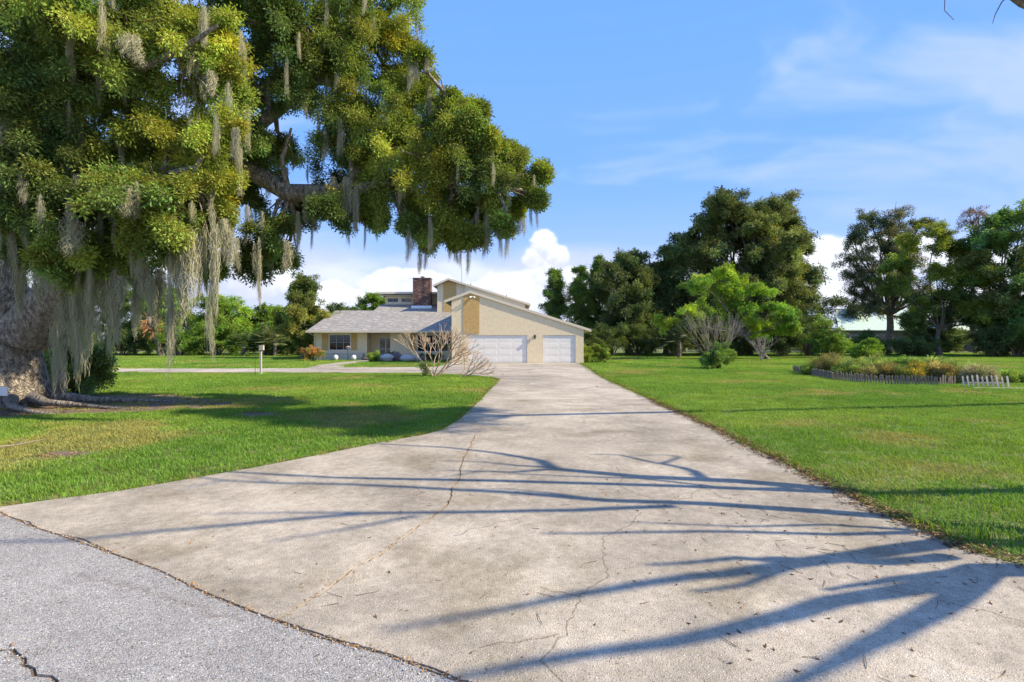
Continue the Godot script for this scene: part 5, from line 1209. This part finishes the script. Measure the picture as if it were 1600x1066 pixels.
func palmetto(at: Vector3, h: float, r: float, c: Color, label: String) -> void:
	var t := thing("fan_palmetto", label, "palm", at)
	var m := MB.new(); m.tube([Vector3(0, -0.1, 0), Vector3(0.1, h * 0.3, 0), Vector3(0, h * 0.55, 0)], [0.22, 0.2, 0.18], 9, 0.1, h)
	part("trunk", m.mesh(), mats.bark, t, false)
	for k in 18:
		var a := k * 2.399; var e := lerpf(1.2, -0.35, k / 18.0)
		var d := Vector3(cos(a) * cos(e), sin(e), sin(a) * cos(e)); var root := Vector3(0, h * 0.55, 0); var hub := root + d * r * 0.45
		var f := MB.new(); f.col = vary(c, 0.15)
		f.tube([root, root.lerp(hub, 0.5) + Vector3(0, 0.05, 0), hub], [0.02, 0.018, 0.014], 4)
		var s := d.cross(Vector3.UP).normalized()
		for j in 13:
			var q := (j - 6) / 6.0 * 1.5
			var dd := (d * cos(q) + s * sin(q) + Vector3(0, -0.18, 0)).normalized()
			f.leaf(hub, dd, dd.cross(d.cross(s)).normalized(), r * 0.5 * (1.0 - 0.25 * absf(q) / 1.5), 0.11)
		part("frond", f.mesh(true), mats.leaf, t, false)

# ---------------------------------------------------------------- right of the house
func right_side() -> void:
	var far_leaf: Mesh = mats.far_sprig; var mid: Mesh = mats.mid_sprig
	var dk := [Color(0.056, 0.085, 0.036), Color(0.072, 0.105, 0.042)]
	var ol := [Color(0.085, 0.11, 0.045), Color(0.115, 0.14, 0.055), Color(0.068, 0.092, 0.038)]
	var md := [Color(0.07, 0.125, 0.038), Color(0.095, 0.155, 0.044)]
	var g := "tall trees behind the right lawn"
	for e in [[6.0, -71.0, 12.2, 3.6, md, "narrow pointed tree nearest the garage roof"], [9.3, -70.0, 12.4, 4.4, md, "second narrow tree from the garage roof"], [12.4, -73.0, 14.4, 4.2, md, "third narrow tree, its tip beside the dark mass"]]:
		tree("columnar_tree", e[5], g, Vector3(e[0], 0, e[1]), e[2], 5.0, 0.16, egg(18, 1.0, e[2], e[3] * 0.42, e[3] * 0.42, e[3] * 0.27, 0.35, 0.2), mid, e[4], {"clumps": 13, "per": 9})
	tree("broad_tree", "round dark broadleaf tree between the narrow trees and the great oak", g, Vector3(15.2, 0, -67.0), 14.2, 5.0, 0.3, egg(22, 1.0, 14.2, 4.2, 3.6, 1.9, 0.5, 0.4), far_leaf, [ol[0], dk[0], dk[1]], {"clumps": 14, "per": 11})
	tree("broad_tree", "dark broadleaf tree tucked against the left of the great oak", g, Vector3(20.6, 0, -69.0), 14.6, 5.0, 0.3, egg(20, 0.6, 14.6, 3.8, 3.4, 1.8, 0.5, 0.45), far_leaf, dk, {"clumps": 14, "per": 11})
	tree("great_oak", "largest round-topped oak rising over the bright green tree", g, Vector3(31.5, 0, -69.0), 22.0, 7.0, 0.55, egg(52, 1.5, 22.4, 9.2, 6.5, 2.8, 0.6, 0.55), far_leaf, ol, {"clumps": 18, "per": 16, "category": "tree"})
	# bright green tree in front
	var lobes := []
	for l in [[-6.0, 3.9, 1.25], [-4.2, 4.5, 1.4], [-2.6, 5.0, 1.5], [-3.4, 7.3, 1.5], [-1.6, 8.2, 1.45], [-0.2, 8.7, 1.1], [0.0, 6.6, 1.7], [1.6, 8.1, 1.3], [3.0, 7.0, 1.4], [1.8, 5.3, 1.7], [4.3, 5.0, 1.5], [5.9, 4.2, 1.35], [4.2, 3.0, 1.4], [2.6, 3.6, 1.3], [6.4, 3.0, 1.0], [-0.9, 4.3, 1.3], [0.6, 7.4, 1.4]]:
		lobes.append([Vector3(l[0] - 4.0, l[1], rnd(-1.6, 1.6)), l[2]])
	tree("bright_tree", "bright yellow-green spreading tree in front of the great oak", "", Vector3(25.4, 0, -51.0), 9.8, 2.2, 0.2, lobes, sprig(24, 0.34, 0.2, 0.085, 40, 0.2), [Color(0.13, 0.21, 0.03), Color(0.18, 0.25, 0.034), Color(0.095, 0.17, 0.03)], {"clumps": 15, "per": 11, "flat": 0.6, "lean": -2.0})
	# undergrowth
	var k := 0
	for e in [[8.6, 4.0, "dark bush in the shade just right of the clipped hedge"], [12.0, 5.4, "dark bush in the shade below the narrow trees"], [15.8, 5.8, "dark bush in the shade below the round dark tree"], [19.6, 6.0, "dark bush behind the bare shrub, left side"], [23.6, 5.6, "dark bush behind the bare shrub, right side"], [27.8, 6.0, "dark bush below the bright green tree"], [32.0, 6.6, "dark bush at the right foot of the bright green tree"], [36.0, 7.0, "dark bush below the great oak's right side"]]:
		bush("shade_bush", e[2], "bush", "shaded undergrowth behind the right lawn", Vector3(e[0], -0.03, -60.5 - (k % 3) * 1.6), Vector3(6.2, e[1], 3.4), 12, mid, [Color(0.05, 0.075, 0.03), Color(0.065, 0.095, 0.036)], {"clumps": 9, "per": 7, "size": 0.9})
		k += 1
	bush("vine_bush", "light green vine-covered bush right of the great oak", "bush", "", Vector3(34.6, -0.03, -55.5), Vector3(4.2, 5.6, 3.5), 10, mid, [Color(0.08, 0.14, 0.03), Color(0.12, 0.19, 0.04)], {"clumps": 10, "per": 8, "size": 0.8})
	bush("low_bush", "low rounded green bush at the foot of the vine-covered bush", "bush", "", Vector3(36.8, -0.03, -53.0), Vector3(3.6, 2.4, 2.6), 8, mid, [Color(0.09, 0.16, 0.03), Color(0.12, 0.2, 0.035)], {"clumps": 10, "per": 7, "size": 0.7})
	palmetto(Vector3(18.4, 0, -56.5), 3.4, 3.0, Color(0.04, 0.07, 0.03), "dark fan palmetto in the shade left of the bare shrub")
	# right-hand group
	tree("thin_oak", "thin grey-green oak with forked trunk before the neighbour's house", g, Vector3(60.5, 0, -82.0), 24.0, 6.0, 0.55, egg(34, 5.0, 24.0, 7.6, 5.5, 2.4, 0.6, 0.5), far_leaf, [Color(0.065, 0.085, 0.045), Color(0.085, 0.10, 0.055), Color(0.10, 0.105, 0.068)], {"clumps": 12, "per": 10, "size": 0.8, "twigs": 4})
	lobes = []
	for l in [[-4.6, 9.0, 1.6], [-3.4, 13.6, 2.0], [-1.0, 14.6, 2.0], [1.6, 14.0, 1.9], [3.6, 12.8, 1.7], [-3.6, 11.3, 1.9], [3.4, 10.0, 2.1], [5.4, 9.0, 1.7], [0.6, 7.2, 2.2], [-1.8, 6.2, 1.9], [3.2, 6.0, 2.2], [5.8, 6.2, 1.8], [-0.4, 10.4, 1.7], [1.2, 4.8, 1.9], [4.4, 3.6, 1.8], [-3.0, 4.6, 1.6]]:
		lobes.append([Vector3(l[0], l[1], rnd(-2.0, 2.0)), l[2]])
	tree("umbrella_tree", "green tree with layered round crown standing behind the picket bed", g, Vector3(52.5, 0, -63.0), 16.4, 3.2, 0.28, lobes, mid, [Color(0.10, 0.145, 0.036), Color(0.07, 0.105, 0.032), Color(0.14, 0.18, 0.04)], {"clumps": 20, "per": 15, "twigs": 4})
	tree("edge_tree", "dense green tree at the right edge of the picture", g, Vector3(60.0, 0, -60.5), 18.6, 4.0, 0.35, egg(30, 1.4, 18.6, 6.4, 5.0, 2.2, 0.55, 0.5), far_leaf, [md[0], md[1], ol[0]], {"clumps": 14, "per": 11})
	tree("edge_tree", "second dense tree at the right edge, partly cut off by it", g, Vector3(69.0, 0, -63.0), 17.0, 4.0, 0.35, egg(26, 1.4, 17.0, 6.0, 5.0, 2.2, 0.55, 0.5), far_leaf, md, {"clumps": 13, "per": 10})
	tree("brown_tree", "reddish brown thin-leaved tree top behind the right edge trees", g, Vector3(76.5, 0, -85.0), 25.0, 12.0, 0.35, egg(14, 13.0, 25.5, 4.4, 3.5, 1.5, 0.6, 0.5), far_leaf, [Color(0.10, 0.066, 0.05), Color(0.08, 0.05, 0.04)], {"clumps": 7, "per": 5, "size": 0.6, "twigs": 9})
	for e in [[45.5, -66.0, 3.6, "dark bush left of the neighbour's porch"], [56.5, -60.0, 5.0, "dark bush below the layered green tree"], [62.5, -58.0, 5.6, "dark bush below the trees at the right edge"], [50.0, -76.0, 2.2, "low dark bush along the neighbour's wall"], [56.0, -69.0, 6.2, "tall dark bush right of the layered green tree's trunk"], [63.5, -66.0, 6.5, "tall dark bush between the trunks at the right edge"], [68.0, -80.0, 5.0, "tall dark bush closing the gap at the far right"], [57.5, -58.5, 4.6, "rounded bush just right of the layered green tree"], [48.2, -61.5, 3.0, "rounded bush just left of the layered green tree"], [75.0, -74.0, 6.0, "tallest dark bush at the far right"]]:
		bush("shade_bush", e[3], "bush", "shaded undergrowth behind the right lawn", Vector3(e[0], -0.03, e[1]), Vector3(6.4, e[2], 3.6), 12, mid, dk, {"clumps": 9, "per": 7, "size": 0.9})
	# woods that close the view, too far to tell the trees apart
	var tf := []; var cols := []; var ls := []
	for i in 150:
		var a := rnd(-0.95, 0.95); var d := rnd(104, 122)
		var hh := rnd(1.0, 6.5) if a < 0.1 else rnd(1.0, 9.5)
		ls.append([Vector3(sin(a) * d * 1.15, hh, -cos(a) * d * 1.1), rnd(2.4, 3.6)])
	fill_lobes(tf, cols, ls, 8, 7, 1.5, [Color(0.04, 0.06, 0.022), Color(0.055, 0.085, 0.028)], 0.2)
	many("distant_woods", far_leaf, mats.leaf, self, tf, cols)
	# clipped hedge against the garage
	var t := thing("clipped_hedge", "clipped rounded hedge with yellow-green top beside the garage corner", "hedge", Vector3(7.2, -0.03, -43.6))
	var m := MB.new(); ls = []
	for i in 9:
		var c := Vector3(-0.75 + (i % 3) * 0.72, 0.45 + float(i / 3) * 0.36, rnd(-0.5, 0.6)); ls.append([c, 0.55]); limb(m, Vector3(c.x * 0.3, -0.05, 0), c, 0.03, 0.01, 0.05, 5)
	part("stems", m.mesh(), mats.twig, t, false)
	tf = []; cols = []; fill_lobes(tf, cols, ls, 16, 10, 1.0, [Color(0.13, 0.18, 0.03), Color(0.08, 0.12, 0.025)], 0.2, 1.0)
	many("foliage", sprig(22, 0.14, 0.085, 0.045, 17), mats.leaf, t, tf, cols)
	# bare shrub with a green one at its foot
	var bs := thing("bare_shrub", "grey leafless shrub fanning out above a green bush on the right lawn", "shrub", Vector3(13.6, -0.03, -34.3))
	var tips := []
	for i in 10:
		m = MB.new(); var a := i * 2.399
		fork(m, Vector3(cos(a), 0, sin(a)) * 0.15, Vector3(cos(a) * rnd(0.25, 0.75), 1, sin(a) * rnd(0.2, 0.5)).normalized(), rnd(0.9, 1.2), 0.018, 4, 0.26, 0.08, tips); part("stem", m.mesh(), mats.bare_wood, bs, false)
	bush("leafy_shrub", "fresh green bush growing at the foot of the grey bare shrub", "shrub", "", Vector3(13.5, -0.03, -33.9), Vector3(2.0, 2.0, 1.8), 9, sprig(24, 0.18, 0.13, 0.06, 9), [Color(0.08, 0.14, 0.035), Color(0.12, 0.19, 0.05)], {"clumps": 9, "per": 8})
	var pk := thing("bare_shrub", "small pinkish leafless shrub before the bright green tree", "shrub", Vector3(22.2, -0.03, -45.5))
	for i in 5:
		m = MB.new(); var a := i * 1.3
		fork(m, Vector3.ZERO, Vector3(cos(a) * 0.4, 1, sin(a) * 0.4).normalized(), 0.8, 0.03, 3, 0.4, 0.05, tips); part("stem", m.mesh(), mats.bare_wood, pk, false)
	picket_bed()
	neighbour()

func picket_bed() -> void:
	var f := thing("picket_edging", "low weathered grey picket edging curving round the wild flower bed", "fence", Vector3(15.3, 0, -24.4))
	var line := Curve2D.new()
	for p in FENCE: line.add_point(Vector2(p[0], p[1]))
	var L := line.get_baked_length(); var s := 0.0
	var kinds := []
	for k in 4:
		var m := MB.new(); var h := 0.36 + k * 0.018; var w := 0.032 + 0.005 * (k % 2)
		m.prism(PackedVector2Array([Vector2(-w, -0.08), Vector2(w, -0.08), Vector2(w, h - 0.05), Vector2(w * 0.3, h), Vector2(-w * 0.4, h - 0.005), Vector2(-w, h - 0.06)]), -0.012, 0.012)
		kinds.append(m.mesh())
	while s < L:
		var p := line.sample_baked(s); var q := line.sample_baked(minf(s + 0.05, L)); if q.is_equal_approx(p): q = p + Vector2(0.05, 0)
		var o := part("picket", kinds[rng.randi() % 4], mats.old_wood, f, false)
		var a := atan2(q.y - p.y, q.x - p.x)
		o.transform = Transform3D(Basis(Vector3.UP, a) * Basis(Vector3.BACK, rng.randfn() * 0.05) * Basis(Vector3.RIGHT, rng.randfn() * 0.06), Vector3(p.x, -0.03 + rnd(-0.03, 0.03), -p.y) - f.position)
		s += 0.112
	var rail := []; var rr := []
	for k in 24: var p := line.sample_baked(L * k / 23.0); rail.append(Vector3(p.x + 0.01, 0.16, -p.y - 0.02) - f.position); rr.append(0.012)
	var m := MB.new(); m.tube(rail, rr, 5); part("rail", m.mesh(), mats.old_wood, f, false)
	var w := thing("garden_fence", "short pale picket panel leaning left at the end of the flower bed", "fence", Vector3(17.95, 0, -20.3))
	for k in 10:
		var o := part("picket", kinds[k % 4], mats.pale_wood, w, false)
		o.transform = Transform3D((Basis(Vector3.BACK, 0.16 + rng.randfn() * 0.03) * Basis(Vector3.RIGHT, -0.1)).scaled(Vector3(1.05, 1.22, 1)), Vector3(k * 0.165, -0.02, 0.0 + k * 0.03))
	m = MB.new(); m.box(Vector3(-0.1, 0.12, -0.045), Vector3(1.55, 0.17, -0.015)); part("rail", m.mesh(), mats.pale_wood, w, false)
	structure("gravel_path", slab_mesh(v2([[17.6, 19.7], [22.0, 19.0], [24.0, 19.3], [22.0, 19.8], [18.4, 20.1]]), -0.002, 0.03, 1.2, FAR), mats.far_concrete)
	var wisp := sprig(30, 0.22, 0.16, 0.02, 21, -0.5); var soft := sprig(26, 0.18, 0.09, 0.035, 22)
	var grp := "wild plants in the picket bed"
	for e in [[17.2, 27.6, 1.9, 1.35, 0, "brownish wispy plant at the left end of the picket bed"], [16.9, 25.6, 1.5, 0.8, 1, "low green plant behind the left pickets"], [18.0, 26.0, 2.2, 1.25, 2, "pale green feathery plant left of the bed's middle"], [17.6, 24.2, 1.6, 1.0, 0, "grey-brown twiggy plant close behind the pickets"], [18.6, 24.4, 1.9, 1.2, 1, "tall green plant in the middle of the bed"], [18.3, 23.2, 1.2, 0.85, 3, "yellow-flowering plant in the middle of the bed"], [19.6, 24.0, 1.8, 1.15, 2, "pale green plant right of the yellow flowers"], [19.4, 22.8, 1.3, 0.9, 0, "brownish plant behind the right-hand pickets"], [20.8, 23.6, 1.6, 0.8, 2, "low pale plant towards the right of the bed"], [20.0, 21.9, 1.1, 0.85, 4, "grey twiggy plant behind the pale picket panel"], [21.8, 22.6, 1.6, 0.5, 1, "lowest green plant at the right end of the bed"], [16.2, 27.5, 1.0, 0.6, 1, "small green plant at the far left corner of the bed"]]:
		var tones: Array = [[Color(0.17, 0.15, 0.08), Color(0.12, 0.13, 0.05)], [Color(0.09, 0.15, 0.03), Color(0.12, 0.17, 0.04)], [Color(0.17, 0.21, 0.08), Color(0.14, 0.18, 0.06)], [Color(0.22, 0.18, 0.04), Color(0.11, 0.14, 0.04), Color(0.13, 0.15, 0.05)], [Color(0.22, 0.20, 0.16), Color(0.14, 0.14, 0.09)]][e[4]]
		bush("wild_plant", e[5], "plant", grp, Vector3(e[0], -0.03, -e[1]), Vector3(e[2] * 1.25, e[3], e[2]), 10, wisp if e[4] != 1 else soft, tones, {"clumps": 7, "per": 5, "vary": 0.25})

func neighbour() -> void:
	var h := thing("neighbour_house", "neighbour's house with pale teal roof half hidden by trees", "house", Vector3(72, 0, -98))
	part("wall", boxed(Vector3(62, -0.1, -106), Vector3(96, 3.9, -97)), mats.far_wall, h)
	var m := MB.new()
	slope(m, Vector3(61.5, 3.9, -96.4), Vector3(97, 3.9, -96.4), Vector3(97, 8.2, -102), Vector3(64.5, 8.2, -102), 0.15)
	part("roof", m.mesh(), mats.teal_roof, h)
	m = MB.new(); slope(m, Vector3(57.5, 4.1, -95.5), Vector3(61.4, 4.1, -95.5), Vector3(61.4, 4.6, -101), Vector3(57.5, 4.6, -101), 0.15); part("porch_roof", m.mesh(), mats.dark_metal, h)
	for x in [57.7, 59.4, 61.2]: part("porch_post", boxed(Vector3(x, -0.1, -95.8), Vector3(x + 0.15, 4.0, -95.65)), mats.white_trim, h)
	part("porch_back", boxed(Vector3(57.5, -0.1, -101), Vector3(61.9, 3.94, -100.8)), mats.far_wall, h)
	window(h, 64.0, 66.4, 1.2, 3.0, -96.94, 2, 1)
	window(h, 69.0, 71.4, 1.2, 3.0, -96.94, 2, 1)

# ---------------------------------------------------------------- the front bed
func by_the_front_door() -> void:
	var lf := sprig(22, 0.16, 0.11, 0.045, 18)
	bush("leafy_shrub", "green and reddish croton shrub at the left corner of the house", "shrub", "", Vector3(-18.2, -0.03, -46.6), Vector3(2.3, 1.5, 1.6), 9, lf, [Color(0.10, 0.15, 0.04), Color(0.24, 0.14, 0.05), Color(0.16, 0.2, 0.05)], {"clumps": 9, "per": 7})
	bush("leafy_shrub", "round light green shrub beside the walkway to the front door", "shrub", "", Vector3(-12.2, -0.03, -45.2), Vector3(1.3, 1.05, 1.2), 8, lf, [Color(0.15, 0.2, 0.04), Color(0.12, 0.18, 0.04)], {"clumps": 9, "per": 7})
	bush("leafy_shrub", "dark red leafy plant among the boulders by the front door", "shrub", "", Vector3(-11.0, -0.03, -46.8), Vector3(1.5, 1.1, 1.0), 7, lf, [Color(0.13, 0.06, 0.05), Color(0.09, 0.07, 0.04)], {"clumps": 8, "per": 6})
	bush("leafy_shrub", "low dark shrub under the right front window", "shrub", "", Vector3(-7.4, -0.03, -48.0), Vector3(3.0, 0.9, 1.2), 8, lf, [Color(0.06, 0.10, 0.03), Color(0.09, 0.12, 0.04)], {"clumps": 8, "per": 6})
	var k := 0
	for e in [[-11.2, -45.4, 0.95, 0.5, "stone", "large pale boulder next to the round green shrub"], [-10.3, -45.9, 0.6, 0.55, "dark_stone", "dark boulder between the pale boulders by the front door"], [-9.3, -45.6, 0.7, 0.4, "stone", "white boulder right of the dark boulder"], [-8.6, -45.9, 0.5, 0.3, "stone", "small white boulder at the right end of the row"], [-8.0, -46.3, 0.45, 0.32, "dark_stone", "small dark boulder under the front window"], [-13.6, -48.2, 0.55, 0.25, "dark_stone", "flat reddish stone at the front step"]]:
		var t := thing("boulder", e[5], "boulder", Vector3(e[0], -0.03, e[1]), "boulders in the front bed")
		var m := MB.new(); m.ball(Vector3(0, e[3] * 0.6, 0), Vector3(e[2] * 0.85, e[3] * 0.85, e[2] * 0.6), 9, 12, 0.3, k * 2.3); k += 1
		part("stone", m.mesh(), mats[e[4]], t, false)
	for e in [[-16.6, "left one of two white globe ornaments before the planter"], [-14.9, "right one of two white globe ornaments before the planter"]]:
		var t := thing("globe_ornament", e[1], "ornament", Vector3(e[0], -0.03, -48.2), "white globe ornaments")
		var m := MB.new(); m.ball(Vector3(0, 0.28, 0), Vector3(0.23, 0.25, 0.23), 12, 16); part("globe", m.mesh(), mats.lamp_glass, t, false)
		m = MB.new(); m.tube([Vector3(0, -0.05, 0), Vector3(0, 0.04, 0), Vector3(0, 0.07, 0)], [0.16, 0.14, 0.1], 12); part("foot", m.mesh(), mats.stone, t, false)
	var b := thing("bird_feeder", "dark pole with a small pink-roofed bird feeder before the window", "bird feeder", Vector3(-15.0, -0.03, -46.8))
	var m := MB.new(); m.tube([Vector3(0, -0.1, 0), Vector3(0, 0.6, 0), Vector3(0, 1.05, 0)], [0.03, 0.03, 0.025], 7); part("pole", m.mesh(), mats.dark_metal, b, false)
	part("tray", boxed(Vector3(-0.14, 1.05, -0.14), Vector3(0.14, 1.09, 0.14)), mats.dark_metal, b, false)
	m = MB.new(); m.prism(PackedVector2Array([Vector2(-0.2, 1.26), Vector2(0.2, 1.26), Vector2(0, 1.38)]), -0.18, 0.18); part("roof", m.mesh(), mat("pink", lin(0.55, 0.33, 0.30)), b, false)
	part("seed_box", boxed(Vector3(-0.09, 1.09, -0.09), Vector3(0.09, 1.26, 0.09)), mats.grey_metal, b, false)

# ---------------------------------------------------------------- trees right of the camera whose shadows cross the drive
func roadside_trees() -> void:
	for e in [[BARE_A, Vector3(7.8, 0, -4.2), "leafless many-stemmed tree beside the drive, throwing its branch shadows over it"], [BARE_B, Vector3(9.6, 0, -6.6), "leafless tree further back, one branch reaching into the top right corner"]]:
		var t := thing("bare_tree", e[2], "tree", e[1], "leafless trees beside the drive")
		for b in e[0]:
			var m := MB.new(); var pts := []; var rad := []
			var n: int = b[0].size()
			for i in n: pts.append(v3(b[0][i]) - (e[1] as Vector3)); rad.append(lerpf(b[1], b[2], float(i) / (n - 1)))
			m.tube(pts, rad, 8, 0.06, n)
			part("branch", m.mesh(), mats.bark, t, false)
	# a tall thin-stemmed tree whose crown shades the left lawn
	var lobes := []
	for l in PINE_LOBES: lobes.append([v3(l) - Vector3(17.0, 0, -15.1), l[3]])
	tree("tall_tree", "tall thin-trunked tree beyond the right edge of the picture", "", Vector3(17.0, 0, -15.1), 18.0, 11.5, 0.14, lobes, mats.mid_sprig, [Color(0.06, 0.09, 0.025)], {"clumps": 13, "per": 8, "size": 0.8, "lean": PINE_TOP[0] - 17.0, "lean_z": PINE_TOP[2] + 15.1})
